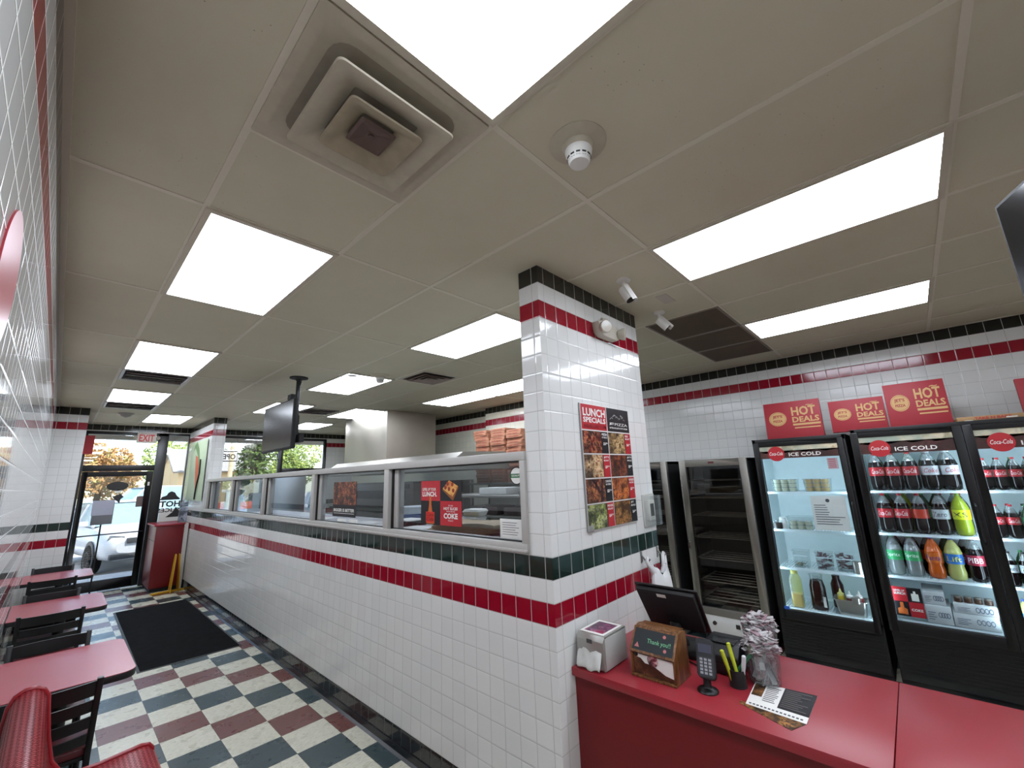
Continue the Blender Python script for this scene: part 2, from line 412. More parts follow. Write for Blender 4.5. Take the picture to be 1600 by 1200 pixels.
MB().prism([(p[0], p[1]) for p in rrect(.24, .24, .05, 0)], (0, 0, -.002), X, Y, Z, .001).build('backing', P('vent_back', '8a8272', .7, 0, .3, 14), t)
louver('outer_louvre', .208, -.052, .118, -.014, VENT, t, lip=.02)
louver('inner_louvre', .130, -.066, .060, -.030, P('vent_stained', '9c927a', .5, 0, .3, 18), t, lip=.014)
b = MB(); b.loops([rrect(.064, .064, .008, -.050), rrect(.056, .056, .008, -.058), rrect(.016, .016, .003, -.044)]); b.prism([(p[0], p[1]) for p in rrect(.016, .016, .003, 0)], (0, 0, -.044), X, Y, Z, .002)
b.build('centre_plate', GRIME, t, ang=20)
MB().cyl((0, 0, -.05), (0, 0, -.002), .01, 8).build('screw_post', GRIME, t)
t = thing('square_ceiling_vent', 'small square louvred ceiling vent over the kitchen', 'air vent', (9 * F, 9 * F, H))
MB().loops([rrect(.29, .29, .01, -.004), rrect(.25, .25, .01, -.008), rrect(.24, .24, .01, -.003)]).build('face_plate', VENT, t, ang=40)
MB().prism([(p[0], p[1]) for p in rrect(.24, .24, .01, 0)], (0, 0, -.0015), X, Y, Z, .001).build('backing', P('vent_dark', '2a201b', .8), t)
for k in range(3): louver('louvre', .2 - .065 * k, -.024, .165 - .065 * k, -.006, P('vent_brown', '7c6a60', .4), t, lip=.006)
for i, (x, y, lab) in enumerate([(1, 15, 'dark slot vent behind the second aisle light panel'), (1, 22.7, 'dark slot vent behind the third aisle light panel'), (8.8, 19.8, 'dark slot vent behind the hanging screen')]):
    t = thing('slot_vent', lab, 'air vent', (x * F, y * F, H), group='slot vents in the ceiling')
    MB().box((-.29, -.28, -.003), (.29, .28, 0)).build('backing', P('vent_dark', '2a201b', .8), t)
    b = MB()
    for s in (-1, 1): b.box((s * .29, -.28, -.012), (s * .265, .28, -.003)); b.box((-.265, s * .28, -.012), (.265, s * .255, -.003))
    b.build('frame', P('vent_bronze', '9a9088', .3, .5), t)
    for k in range(4): MB().prism([(0, 0), (.05, .016), (.052, .013), (.002, -.003)], (-.25, -.2 + k * .11, -.026), Y, Z, X, .5).build('blade', CHROME if k % 2 else P('vent_bronze', '9a9088', .3, .5), t)
t = thing('return_grille', 'row of three brown dirty return air grilles in the ceiling behind the cameras', 'air vent', (13 * F, -F, H))
for k in (-1, 0, 1):
    g = NT('grille_mesh') if k == -1 else None
    if g:
        o_ = g.obj(); ck = g.n('ShaderNodeTexChecker'); ck.inputs['Scale'].default_value = 90; g.l(o_, ck.inputs[0]); g.set(col=g.mix(g.noise(o_, 3, 4), srgb('3b3022'), srgb('5d4d38')), rough=.75); g.bump(ck.outputs[1], .8, .003); GM = g.m
    MB().box((k * 2 * F - .285, -.285, -.006), (k * 2 * F + .285, .285, 0)).build('mesh_panel', GM, t)
    b = MB()
    for s in (-1, 1): b.box((k * 2 * F + s * .300, -.3, -.009), (k * 2 * F + s * .283, .3, 0)); b.box((k * 2 * F - .283, s * .3, -.009), (k * 2 * F + .283, s * .283, 0))
    b.build('frame', P('grille_frame', '7b7062', .5), t)
def smoke(loc, lab, big=1):
    t = thing('smoke_detector', lab, 'smoke detector', loc, group=None)
    MB().lathe([(.108, 0), (.108, -.004), (.1, -.011), (.062, -.016), (.055, -.03), (.05, -.034)][::-1], n=36).build('base_plate', VENT, t)
    MB().lathe([(.052, -.034), (.05, -.05), (.044, -.062), (.043, -.078), (.036, -.09), (.02, -.094), (0, -.094)][::-1], n=28).build('head', WHITE, t)
    b = MB()
    for r_, z in ((0, -.068), (1, -.077)):
        for k in range(12):
            a = 2 * PI * k / 12; b.bc((math.cos(a) * (.0435 - r_ * .003), math.sin(a) * (.0435 - r_ * .003), z), (.003, .015, .006), rz=a)
    b.build('sensor_slots', BLACKM, t)
    return t
smoke((.905, -.775, H), 'white smoke detector with round base beside the nearest light panel')
smoke((2.2, 2.98, H), 'smoke detector on the edge of the kitchen light panel')
t = thing('ceiling_speaker', 'small grey dome on the aisle ceiling near the glass front', 'ceiling dome', (.33, 7.8, H))
MB().lathe([(.11, 0), (.1, -.012), (.07, -.03), (.06, -.05), (0, -.075)][::-1], n=24).build('dome', P('dome_grey', '8f8d86', .4), t)
t = thing('exposed_wire_box', 'round white box with a loose wire beside the kitchen light', 'junction box', (1.93, 3.15, H))
MB().lathe([(.06, 0), (.06, -.012), (0, -.02)][::-1], n=20).build('cover', WHITE, t)
MB().tube([(-.03, 0, -.01), (-.09, .02, -.05), (-.13, .03, -.03), (-.16, .0, -.01)], .005, 6).build('wire', WHITE, t)
def camera_dome(loc, aim, lab):
    t = thing('security_camera', lab, 'security camera', loc, group=None)
    MB().lathe([(.045, 0), (.045, -.012), (.02, -.018), (.013, -.022), (.013, -.06)][::-1], n=24).build('mount', WHITE, t)
    a = Vector(aim).normalized(); p = Vector((0, 0, -.062))
    MB().lathe([(0, -.02), (.018, -.014), (.02, 0), (.02, .01)], p, 16).build('joint', WHITE, t)
    q = p + Vector((0, 0, -.012))
    MB().lathe([(0, 0), (.03, .001), (.034, .008), (.034, .10), (.03, .103)], q - a * .02, 24, a).build('barrel', WHITE, t)
    MB().lathe([(.031, 0), (.031, .004), (.0, .004)], q + a * .082, 24, a).build('lens_window', P('lens_black', '0a0a0a', .12), t)
    s = a.cross(Z).normalized(); uu = s.cross(a)
    b = MB(); b.add([q + a * d + s * (sx * .036) + uu * z_ for d in (-.02, .105) for sx, z_ in ((-1, .012), (-.7, .034), (0, .039), (.7, .034), (1, .012))], [(i, i + 1, i + 6, i + 5) for i in range(4)])
    b.build('sun_shield', WHITE, t)
camera_dome((2.09, -.32, H), (.12, -.45, -1), 'white bullet security camera on the ceiling, nearest the pillar')
camera_dome((2.83, -.23, H), (.35, -.55, -.75), 'smaller white bullet security camera, beside the brown return grille')
tag(MB().box((2.52, -.42, H - .003), (2.7, -.34, H)).build('ceiling_sticker', P('sticker_grey', 'b4ada3', .6)), 'small pale label stuck on the ceiling between the two security cameras', 'sticker')
# emergency light on the pillar
t = thing('emergency_light', 'beige twin-head emergency light on the red tile course of the pillar', 'emergency light', (2.23, YP, 2.76))
b = MB(); b.prism([(-.15, .04), (-.13, -.035), (-.09, -.055), (.09, -.055), (.14, -.03), (.15, .035), (.11, .05), (-.1, .055)], (0, 0, 0), X, Z, -Y, .06)
b.build('housing', P('beige_plastic', 'b8b1a3', .45), t, bevel=.008)
for s in (-1, 1):
    MB().lathe([(.0, -.03), (.03, -.02), (.042, .01), (.044, .03), (.04, .034), (0, .036)], (s * .115, -.075, -.005), 22, (s * .45, -1, -.1)).build('lamp_head', P('lamp_head', 'a9a294', .25), t)
MB().lathe([(.014, 0), (.014, .05), (0, .052)], (-.04, -.02, .085), 14, (1, -.3, 0)).build('test_button', P('beige_plastic', 'b8b1a3', .45), t)

# ---------------------------------------------------------------- partition window frame on the half wall
t = thing('partition_window', 'long grey aluminium window frame of glass panes on top of the tiled half wall', 'partition window', (XW + .06, 3.9, 1.385))
x0, x1 = XW - .018, XW + .11
b = MB(); b.box((x0, .095, 1.875), (x1, 7.62, 1.925)).box((x0, .095, 1.385), (x1, 7.62, 1.425)).box((x0 - .012, .095, 1.380), (x1, 7.62, 1.395)); b.W('rail', ALU, t, bevel=.003)
posts = [(.095, .135), (1.535, 1.68), (2.96, 3.12), (4.50, 4.66), (5.93, 6.2), (7.42, 7.62)]
for i, (a, c) in enumerate(posts):
    w = min(c - a, .07) if i else .04
    MB().box((x0, a if i else a, 1.425), (x1, a + w, 1.875)).W('post', ALU, t, bevel=.003)
    if i:
        MB().box((x0 + .03, a - .022, 1.425), (x1 - .01, a, 1.875)).W('gasket', RUBBER, t)
        MB().box((x0 + .04, a - .075, 1.425), (x1 - .03, a - .022, 1.875)).W('inner_jamb', ALU, t, bevel=.002)
MB().box((XW + .02, .135, 1.425), (XW + .03, 7.42, 1.433)).box((XW + .02, .135, 1.866), (XW + .03, 7.42, 1.875)).W('glazing_bead', BLACK, t)
for i in range(5):
    MB().box((XW + .032, posts[i][0] + .04, 1.43), (XW + .037, posts[i + 1][0] - .03, 1.872)).W('pane', PANE2, t, smooth=False)
# posters inside the partition glass (seen through it), facing the aisle
PX = XW + .029
PEP = food('food_pepperoni', ['1a0a08', '5e1c16', '8c3626', 'c08058', '3a120e'], 34, 1.2)
t = thing('lunch_poster', 'red and black cola lunch poster with a square pizza slice on the partition glass', 'poster', (PX, .93, 1.475))
def px(v): return 1.157 - v     # poster left edge is the far one
yl, yr, zb, zt = 1.157, .70, 1.478, 1.775; ym = (yl + yr) / 2 + .0; zm = zb + .16
MB().box((PX, yl, zb), (PX + .001, yr, zt)).W('sheet', PBLACK, t)
b = MB(); b.quad((PX - .0005, yl, zm), (PX - .0005, ym, zm), (PX - .0005, ym, zt), (PX - .0005, yl, zt)); b.quad((PX - .0005, ym, zb), (PX - .0005, yr, zb), (PX - .0005, yr, zm), (PX - .0005, ym, zm)); b.W('red_squares', PRED, t)
b = MB(); b.text('LEVEL UP YOUR', (PX - .001, yl - .02, zt - .068), -Y, Z, .02, .16, .02).text('LUNCH.', (PX - .001, yl - .02, zt - .108), -Y, Z, .034, .17, .03)
b.text("TRY OUR", (PX - .001, (ym + yr) / 2, zm - .035), -Y, Z, .010, .05, .01, align='C').text('HOT SLICES', (PX - .001, (ym + yr) / 2, zm - .058), -Y, Z, .018, .15, .03, align='C').text('WITH AN ICE', (PX - .001, (ym + yr) / 2, zm - .072), -Y, Z, .009, .09, .01, align='C')
b.text('COKE', (PX - .001, (ym + yr) / 2, zm - .115), -Y, Z, .036, .15, .04, align='C').text('TODAY', (PX - .001, (ym + yr) / 2, zm - .132), -Y, Z, .010, .06, .01, align='C')
b.W('lettering', PWHITE, t)
yc = (yl + ym) / 2
MB().prism([(-.012, .185), (.012, .185), (.013, .13), (.026, .075), (.045, .06), (.045, .0), (-.045, .0), (-.045, .06), (-.026, .075), (-.013, .13)], (PX - .001, yc, zb + .005), -Y, Z, -X, .0006).W('bottle_picture', P('print_orange', 'c2632d', .4), t)
b = MB(); b.prism([(-.05, .012), (.05, .012), (.05, .085), (-.05, .085)], (PX - .0016, yc, zb), -Y, Z, -X, .0006); b.W('cola_square', P('print_bright_red', 'c8291f', .4), t)
MB().text('Coca', (PX - .0026, yc, zb + .055), -Y, Z, .026, .08, .01, align='C', shear=.3).text('Cola', (PX - .0026, yc, zb + .024), -Y, Z, .026, .08, .01, align='C', shear=.3).W('cola_lettering', P('print_darkred', '5a1210', .4), t)
MB().prism([(.025, .07), (.10, .135), (.20, .085), (.14, .0), (.12, .01)], (PX - .001, ym, zm + .004), -Y, Z, -X, .0006).W('pizza_crust', P('print_crust', '8a5228', .5), t)
MB().prism([(.03, .075), (.10, .13), (.195, .09), (.135, .02)], (PX - .0018, ym, zm + .008), -Y, Z, -X, .0006).W('pizza_topping', food('food_cheese', ['e0b060', 'd99a3f', 'c0542a', '9e2f1a'], 26, .5), t)
b = MB()
for p, q in ((.085, .105), (.135, .1), (.10, .07), (.145, .06), (.06, .08)): b.lathe([(.014, 0), (0, .0006)], (PX - .0026, ym - p, zm + .01 + q), 12, (-1, 0, 0))
b.W('pepperoni', P('print_pepperoni', '8c2a18', .4), t)
t = thing('slice_poster', 'black poster of stacked pizza slices reading bigger is better, on the partition glass', 'poster', (PX, 2.38, 1.475))
MB().box((PX, 2.605, 1.478), (PX + .001, 2.150, 1.79)).W('sheet', PBLACK, t)
MB().quad((PX - .0006, 2.605, 1.585), (PX - .0006, 2.150, 1.585), (PX - .0006, 2.150, 1.79), (PX - .0006, 2.605, 1.79)).W('food_picture', PEP, t)
MB().text('BIGGER IS BETTER', (PX - .001, 2.585, 1.522), -Y, Z, .028, .41, .03).box((PX - .001, 2.58, 1.506), (PX - .0004, 2.18, 1.510)).W('lettering', PWHITE, t)
t = thing('round_sticker', 'oval white sticker with a green band at the near end of the partition glass', 'sticker', (PX, .2, 1.76))
MB().lathe([(.052, 0), (.052, .0006), (0, .0008)], (PX, .2, 1.79), 28, (-1, 0, 0)).W('rim', PBLACK, t)
MB().lathe([(.046, 0), (.046, .0006), (0, .0008)], (PX - .0007, .2, 1.79), 28, (-1, 0, 0)).W('disc', PWHITE, t)
MB().box((PX - .002, .246, 1.778), (PX - .0016, .154, 1.802)).W('green_band', P('print_green', '2d6b39', .5), t)
MB().text('QUALITY', (PX - .0022, .2, 1.784), -Y, Z, .012, .075, .02, align='C').W('lettering', PWHITE, t)
t = thing('framed_notice', 'small white framed notice in the lower near corner of the partition glass', 'notice', (PX, .25, 1.43))
MB().box((PX - .003, .345, 1.436), (PX, .15, 1.545)).W('frame', WHITE, t, bevel=.001)
MB().quad((PX - .0036, .33, 1.447), (PX - .0036, .165, 1.447), (PX - .0036, .165, 1.533), (PX - .0036, .33, 1.533)).W('paper', PAPER, t)
b = MB()
for k in range(6): b.box((PX - .0044, .325, 1.523 - k * .013), (PX - .0038, .325 - R.uniform(.10, .15), 1.526 - k * .013))
b.W('printed_lines', P('print_grey', '55555a', .5), t)
tag(MB().box((PX - .0006, 2.50, 1.436), (PX, 2.33, 1.462)).build('tape_label', PAPER), 'white label strip under the slice poster, farther one', 'label')
tag(MB().box((PX - .0006, 2.26, 1.436), (PX, 2.12, 1.462)).build('tape_label', PAPER), 'white label strip under the slice poster, nearer one', 'label')

# ---------------------------------------------------------------- menu board on the pillar
t = thing('menu_board', 'tall lunch specials menu board with food pictures on the pillar', 'menu board', (2.155, YP, 1.455))
X0, X1, Z0, Z1 = 1.852, 2.458, 1.458, 2.218; XM = (X0 + X1) / 2; yy = YP - .012
MB().box((X0, YP, Z0), (X1, yy, Z1)).W('panel', P('board_edge', 'cfcdc8', .4), t, bevel=.001)
rows = [Z1, 2.052, 1.905, 1.757, 1.608, Z0]
pics = {(1, 0): PEP, (1, 1): food('food_sub', ['2a2016', '6b5233', 'b08a58', 'd8bd8a', '7a5030'], 24), (2, 0): food('food_calzone', ['20160f', '8a5a38', 'd2a878', 'e2c9a0', '8c3a24'], 22), (2, 1): food('food_wings', ['241414', '5a2a18', 'a85a30', '7a3520', '30181a'], 26),
        (3, 0): food('food_slice', ['22161a', '3c2024', '8c3a24', 'c88a50', '5a1c16'], 22), (3, 1): food('food_boneless', ['3a1a12', 'a0481f', 'd8843c', 'c25f28', '4c2014'], 30), (4, 0): food('food_salad', ['1c2412', '4a5a22', '9aa650', 'd4d7a4', '3a3018'], 32), (4, 1): food('food_bread', ['2a1a10', '7a4a24', 'c08c48', 'a86c34', '40281a'], 30)}
def cell(b, xa, xb, za, zb, d): b.box((xa + .004, yy, za + .004), (xb - .004, yy - d, zb - .004))
for a_ in ((X0, XM, rows[1], rows[0], .0006), (XM - .085, XM, rows[3], rows[2], .0012), (XM - .085, XM, rows[5], rows[4], .0012), (X1 - .085, X1, rows[2], rows[1], .0012), (X1 - .085, X1, rows[4], rows[3], .0012)):
    b = MB(); cell(b, *a_); b.W('red_field', PRED, t, smooth=False)
b = MB(); cell(b, XM, X1, rows[1], rows[0], .0006)
for r_ in range(1, 5): cell(b, X0, XM, rows[r_ + 1], rows[r_], .0004); cell(b, XM, X1, rows[r_ + 1], rows[r_], .0004)
b.W('black_field', PBLACK, t, smooth=False)
for (r_, c), m in pics.items():
    xa = (X0, XM)[c]; w = (XM - X0) - .088
    cell_ = MB(); cell_.box((xa + .006, yy, rows[r_ + 1] + .006), (xa + w, yy - .0009, rows[r_] - .006)); cell_.W('food_picture', m, t, smooth=False)
yt = yy - .0016
b = MB(); b.text('LUNCH', (X0 + .022, yt, Z1 - .078), X, Z, .052, .262, .03).text('SPECIALS', (X0 + .022, yt, Z1 - .118), X, Z, .034, .262, .03)
b.text('JET', (XM + .03, yt, Z1 - .12), X, Z, .018, .06, .03).text('BETTER. BECAUSE WE TRY HARDER', (XM + .03, yt, Z1 - .142), X, Z, .010, .24, .02)
for (r_, c), (a, a2, pr_) in {(1, 0): ('PIZZA', 'BY THE SLICE', '10 99'), (1, 1): ('SUB', 'BOAT', '6 99'), (2, 0): ("JET'S", 'BOAT', '9 99'), (2, 1): ("JET'S", 'WINGS', '9 99'), (3, 0): ('2 SLICES', '& A DRINK', '5 99'), (3, 1): ('BONELESS', 'CHICKEN', '7 99'), (4, 0): ('HOUSE', 'SALAD', '4 99'), (4, 1): ('JET', 'BREAD', '4 99')}.items():
    xr = (XM, X1)[c] - .078
    b.text(a, (xr, yt, rows[r_] - .028), X, Z, .014, min(.066, .013 * len(a)), .03).text(a2, (xr, yt, rows[r_] - .046), X, Z, .011, .062, .02)
    b.text('$' + pr_.split()[0], (xr + .012, yt, rows[r_] - .092), X, Z, .02, .03, .03).text(pr_.split()[1], (xr + .045, yt, rows[r_] - .083), X, Z, .01, .018, .02)
b.text('PIZZA', (XM + .10, yt, Z1 - .12), X, Z, .018, .17, -.0).W('lettering', PWHITE, t)
MB().text('AVAILABLE DAILY 11-3PM', (X0 + .022, yt, Z1 - .152), X, Z, .024, .262, .01).W('dark_lettering', P('print_maroon', '6a1016', .4), t)
b = MB()
for k, (px_, pz_, hh) in enumerate([(.04, .05, .01), (.06, .056, .012), (.08, .07, .02), (.10, .075, .02), (.12, .065, .015), (.14, .06, .012), (.16, .055, .014), (.185, .075, .03), (.2, .065, .02), (.22, .05, .01)]): b.bc((XM + px_ + .01, yt, Z1 - .165 + pz_ + .04), (.022, .0004, hh * .35), ry=(-.5, .4)[k % 2])
b.W('skyline_drawing', P('print_lightgrey', '9a9a98', .5), t)
MB().box((X0 + .002, YP, Z0 - .006), (X0 + .05, yy - .004, Z0 + .03)).box((X0 + .0, YP, Z0), (X0 - .004, yy - .001, Z1)).W('holder_clip', P('clip_grey', '8e8e8c', .4), t, bevel=.002)

# thermostat with clear guard
t = thing('thermostat', 'small thermostat in a clear guard box at the right edge of the pillar', 'thermostat', (2.655, YP, 1.41))
MB().box((2.60, YP, 1.445), (2.70, YP - .03, 1.585)).W('body', P('off_white_plastic', 'cfcdc4', .4), t, bevel=.006)
MB().box((2.625, YP - .03, 1.475), (2.68, YP - .0315, 1.56)).W('display', P('lcd_grey', '4a4c46', .2), t)
b = MB(); b.box((2.56, YP, 1.405), (2.738, YP - .012, 1.625)); b.W('guard_base', P('guard_plastic', 'b9b9b2', .25), t, bevel=.004)
b = MB(); d_ = YP - .062
b.quad((2.57, d_, 1.415), (2.73, d_, 1.415), (2.73, d_, 1.615), (2.57, d_, 1.615)); b.quad((2.57, YP - .012, 1.415), (2.57, d_, 1.415), (2.57, d_, 1.615), (2.57, YP - .012, 1.615)); b.quad((2.73, YP - .012, 1.415), (2.73, d_, 1.415), (2.73, d_, 1.615), (2.73, YP - .012, 1.615)); b.quad((2.57, YP - .012, 1.415), (2.73, YP - .012, 1.415), (2.73, d_, 1.415), (2.57, d_, 1.415)); b.W('clear_cover', CLEAR, t)

# ---------------------------------------------------------------- coat hooks and carrier bag
t = thing('bag_hooks', 'pair of small grey wall hooks near the pillar edge, holding a carrier bag', 'hooks', (2.6, YP, 1.2))
for hx in (2.475, 2.72):
    MB().prism([(0, .04), (.022, .03), (.026, -.03), (.0, -.04)], (hx - .01, YP, 1.225), X, Z, -Y, .004).tube([(hx, YP - .003, 1.235), (hx, YP - .03, 1.205), (hx + .002, YP - .05, 1.198), (hx + .003, YP - .062, 1.215)], .006, 8).W('hook', P('hook_grey', '6e6c69', .35), t)
BAG = P('thin_white_plastic', 'd6d6d4', .4, 0, .1, 8)
b = MB()
for hx, dx in ((2.475, .03), (2.72, -.03)):
    for s_ in (0, .03):
        pts = [(hx + dx * (s_ > 0) * .4, YP - .045 - s_ * .2, 1.225), (hx - .022 + s_, YP - .05, 1.205), (hx - .018 + s_ + dx * .5, YP - .055, 1.17), (hx + dx * 1.2 + s_ * .3, YP - .06, 1.13), (hx + dx * 1.8, YP - .06, 1.09)]
        b.tube(pts, [.008, .012, .013, .02, .03], 8)
rg = []
for i, z in enumerate([1.135, 1.09, 1.02, .93, .85]):
    w = [.08, .12, .135, .13, .10][i]; d = [.02, .045, .06, .06, .05][i]
    rg.append([(2.6 + w * math.cos(a) + R.uniform(-.008, .008), YP - .07 + d * math.sin(a) * .8 + R.uniform(-.007, .007), z + R.uniform(-.01, .01) + (.03 * math.cos(2 * a) if i == 0 else 0)) for a in [2 * PI * j / 22 for j in range(22)]])
b.loops(rg)
tag(b.build('carrier_bag', BAG, ang=60), 'crumpled white plastic carrier bag hanging from the pillar hooks behind the till', 'plastic bag')

# ---------------------------------------------------------------- cash counter
CZ = .832
t = thing('cash_counter', 'long red laminate cash counter running from the pillar towards the viewer', 'counter', (2.0, -1.2, 0))
for i, (ya, yb) in enumerate([(YP - .002, -1.284), (-1.287, -3.1)]):
    MB().box((1.622, ya, CZ - .038), (2.39, yb, CZ)).W('worktop', REDLAM, t, bevel=.002)
MB().box((1.65, YP - .002, .08), (2.3, -3.09, CZ - .038)).W('body', DARKRED, t)
MB().box((1.69, YP - .002, 0), (2.26, -3.08, .08)).W('plinth', BLACKM, t)

# napkin dispenser
t = thing('napkin_dispenser', 'grey metal napkin dispenser with a purple card on top, on the counter against the pillar', 'napkin dispenser', (1.77, -.148, CZ), 0)
b = MB(); pr = [(-.105, .0), (-.112, .01), (-.112, .13), (-.095, .155), (.115, .155), (.118, .15), (.118, 0)]
b.prism(pr, (0, -.084, .002), X, Z, Y, .158); b.build('casing', P('brushed_grey_metal', 'aaa8a2', .35, .6), t, bevel=.006)
MB().prism([(-.1, .003), (-.1, .145), (.105, .145), (.105, .003)], (0, -.0845, .003), X, Z, -Y, .004).build('side_plate', P('side_plate_grey', 'a9a9a4', .5), t, bevel=.003)
MB().box((-.09, -.075, .158), (.1, .068, .160)).build('card', PWHITE, t)
MB().box((-.07, -.06, .160), (.08, .052, .1606)).build('card_picture', food('card_purple', ['3a3444', '6a2a5a', '9a2a68', 'c8a0b8', 'a02a50'], 24, 1), t)
MB().box((-.114, -.02, .118), (-.1125, .012, .137)).build('lock_plate', P('dark_grey', '4a4a48', .4), t)
rg = []
for i, (x, z) in enumerate([(-.110, .088), (-.119, .078), (-.127, .055), (-.136, .026), (-.139, .012), (-.134, .006)]):
    rg.append([(x + .006 * math.sin(k * 1.9 + i), -.072 + .135 * k / 8, z + .006 * math.sin(k * 1.3)) for k in range(9)])
MB().loops(rg, close=False).build('napkin', P('tissue_white', 'cfcfca', .8), t, ang=80)

# wooden suggestion box
WOOD = NT('varnished_wood'); _o = WOOD.obj(); _mp = WOOD.n('ShaderNodeMapping'); WOOD.l(_o, _mp.inputs[0]); _mp.inputs['Scale'].default_value = (14, 14, 2)
WOOD.set(col=WOOD.ramp(WOOD.noise(_mp.outputs[0], 5, 5, .6), [(.3, srgb('2e1a0e')), (.5, srgb('6b4526')), (.7, srgb('8f6338'))]), rough=.35); WOOD = WOOD.m
t = thing('suggestion_box', 'small wooden suggestion box with a sloping chalkboard lid saying thank you', 'wooden box', (1.815, -.445, CZ), 0)
side = [(-.078, 0), (-.078, .115), (-.012, .198), (.03, .205), (.075, .195), (.082, 0)]
for s in (-1, 1): MB().prism(side, (0, s * .105 - .006, 0), X, Z, Y, .012).build('side_board', WOOD, t, bevel=.002)
MB().box((-.06, -.1, .0), (.08, .1, .012)).box((.07, -.1, 0), (.08, .1, .19)).box((-.085, -.112, 0), (.087, .112, .010)).build('back_board', WOOD, t, bevel=.002)
MB().box((-.072, -.1, .012), (-.066, .1, .11)).build('front_board', food('wood_print', ['3a2216', '5a3826', '7a5238', '4a2c20'], 30), t)
a_ = Vector((-.08 + .008, 0, .112)); d_ = Vector((.066, 0, .083)).normalized(); nn = Vector((-d_.z, 0, d_.x))
b = MB(); L = .108
b.prism([(-.111, -.012), (.111, -.012), (.111, L), (-.111, L)], a_, -Y, d_, nn, .008); b.build('lid', WOOD, t, bevel=.002)
MB().prism([(-.1, .0), (.1, .0), (.1, L - .01), (-.1, L - .01)], a_ + nn * .0082, -Y, d_, nn, .001).build('chalkboard', P('chalkboard', '23282a', .8), t)
MB().text('Thank you!!', a_ + nn * .0095 - Y * .085 + d_ * .032 + Y * .115, -Y, d_, .026, .115, -.0).build('chalk_lettering', P('chalk_green', '79b98c', .8), t)
MB().prism([(-.09, .012), (-.065, .012), (-.0775, .034)], a_ + nn * .0094, -Y, d_, nn, .0006).lathe([(.008, 0), (0, .0006)], a_ + nn * .0094 - Y * .062 + d_ * .02, 10, nn).lathe([(.008, 0), (0, .0006)], a_ + nn * .0094 - Y * .05 + d_ * .08, 10, nn).build('chalk_drawings', P('chalk_pink', 'b06a68', .8), t)
MB().box((-.01, -.1, .195), (.078, .1, .203)).build('top_board', WOOD, t, bevel=.002)
b = MB(); b.prism([(-.085, .098), (.098, .098), (.1, .028), (.06, .034), (.0, .062), (-.04, .064), (-.06, .082), (-.085, .085)], (-.0735, 0, 0), -Y, Z, -X, .0008); b.build('torn_paper', PAPER, t)
MB().lathe([(.026, 0), (.026, .002), (0, .003)], (-.0745, -.0, .083), 22, (-1, 0, 0)).build('round_badge', food('badge', ['2a1a1a', '8c4048', 'd8a8a8', 'e0d0c8'], 30), t)
MB().lathe([(.009, 0), (.008, .004), (0, .006)], (-.0735, .082, .094), 14, (-1, 0, 0)).build('knob', BLACK, t)

# POS monitor (seen from behind)
t = thing('till_screen', 'black touch screen till seen from behind, in front of the glass warmer cabinet', 'till', (2.17, -.37, CZ))
t.rotation_euler.z = .0
u_ = Vector((-.105, -.335, 0)).normalized(); u_ = -Y
top = Vector((2.02, -.235, 1.175)); w_ = Vector((.15, 0, -.235)).normalized(); n_ = u_.cross(w_)
ww, hh = .345, .275
poly = [(0, 0), (ww, 0), (ww, hh), (.035, hh), (0, hh - .03)]
b = MB(); b.prism([(0, 0), (ww, 0), (ww - .005, hh), (.005, hh)], top, u_, w_, (n_ if n_.x > 0 else -n_), .012)
b.W('bezel', BLACK, t, bevel=.003)
nb = -(n_ if n_.x > 0 else -n_)
MB().prism([(.012, .01), (ww - .012, .01), (ww - .02, hh - .02), (.02, hh - .02)], top, u_, w_, nb, .028).W('back_shell', BLACKM, t, bevel=.008)
MB().prism([(.13, .025), (.18, .025), (.18, .045), (.13, .045)], top + nb * .0285, u_, w_, nb, .001).W('white_label', PWHITE, t)
b = MB()
for k in range(4): b.prism([(.14, .16 + k * .012), (.23, .16 + k * .012), (.23, .166 + k * .012), (.14, .166 + k * .012)], top + nb * .0285, u_, w_, nb, .0015)
b.W('vent_slots', RUBBER, t)
mid = top + u_ * ww / 2 + w_ * (hh * .8)
MB().tube([mid + nb * .02, mid + nb * .03 + Vector((0, 0, -.05)), Vector((2.17, mid.y, CZ + .03))], [.03, .035, .045], 12).W('stand', BLACKM, t)
MB().box((2.06, mid.y - .12, CZ), (2.3, mid.y + .12, CZ + .03)).W('base', BLACK, t, bevel=.01)

# card terminal
t = thing('card_terminal', 'black card payment terminal on a round foot, between the wooden box and the pens', 'card reader', (1.797, -.668, CZ))
MB().lathe([(.044, 0), (.044, .004), (.040, .009), (.018, .016), (.016, .02)][::1], n=30).build('foot', BLACK, t)
MB().tube([(0, 0, .012), (.005, 0, .06), (.02, 0, .095)], [.016, .016, .018], 14).build('post', BLACKM, t)
o_ = Vector((-.02, 0, .05)); w2 = Vector((.068, .02, .125)).normalized(); u2 = Vector((.12, -1, 0)).normalized(); n2 = u2.cross(w2)
if n2.x > 0: n2 = -n2
outl = [(p[0], p[1]) for p in rrect(.039, .078, .02, 0, 5)]
c_ = Vector((.025, 0, .118))
MB().prism(outl, c_, u2, w2, n2, .022).build('body', BLACKM, t, bevel=.003)
MB().prism([(-.03, -.07), (.03, -.07), (.032, .005), (-.032, .005)], c_ + n2 * .0222, u2, w2, n2, .001).build('keypad_panel', P('dark_plastic', '222226', .4), t)
MB().prism([(-.028, .02), (.028, .02), (.028, .055), (-.028, .055)], c_ + n2 * .0222, u2, w2, n2, .001).build('display', emit('lcd', '4a4a66', .35), t)
b = MB()
for r_ in range(5):
    for k in range(3): b.prism([(-.024 + k * .018, -.062 + r_ * .013), (-.012 + k * .018, -.062 + r_ * .013), (-.012 + k * .018, -.053 + r_ * .013), (-.024 + k * .018, -.053 + r_ * .013)], c_ + n2 * .0232, u2, w2, n2, .0015)
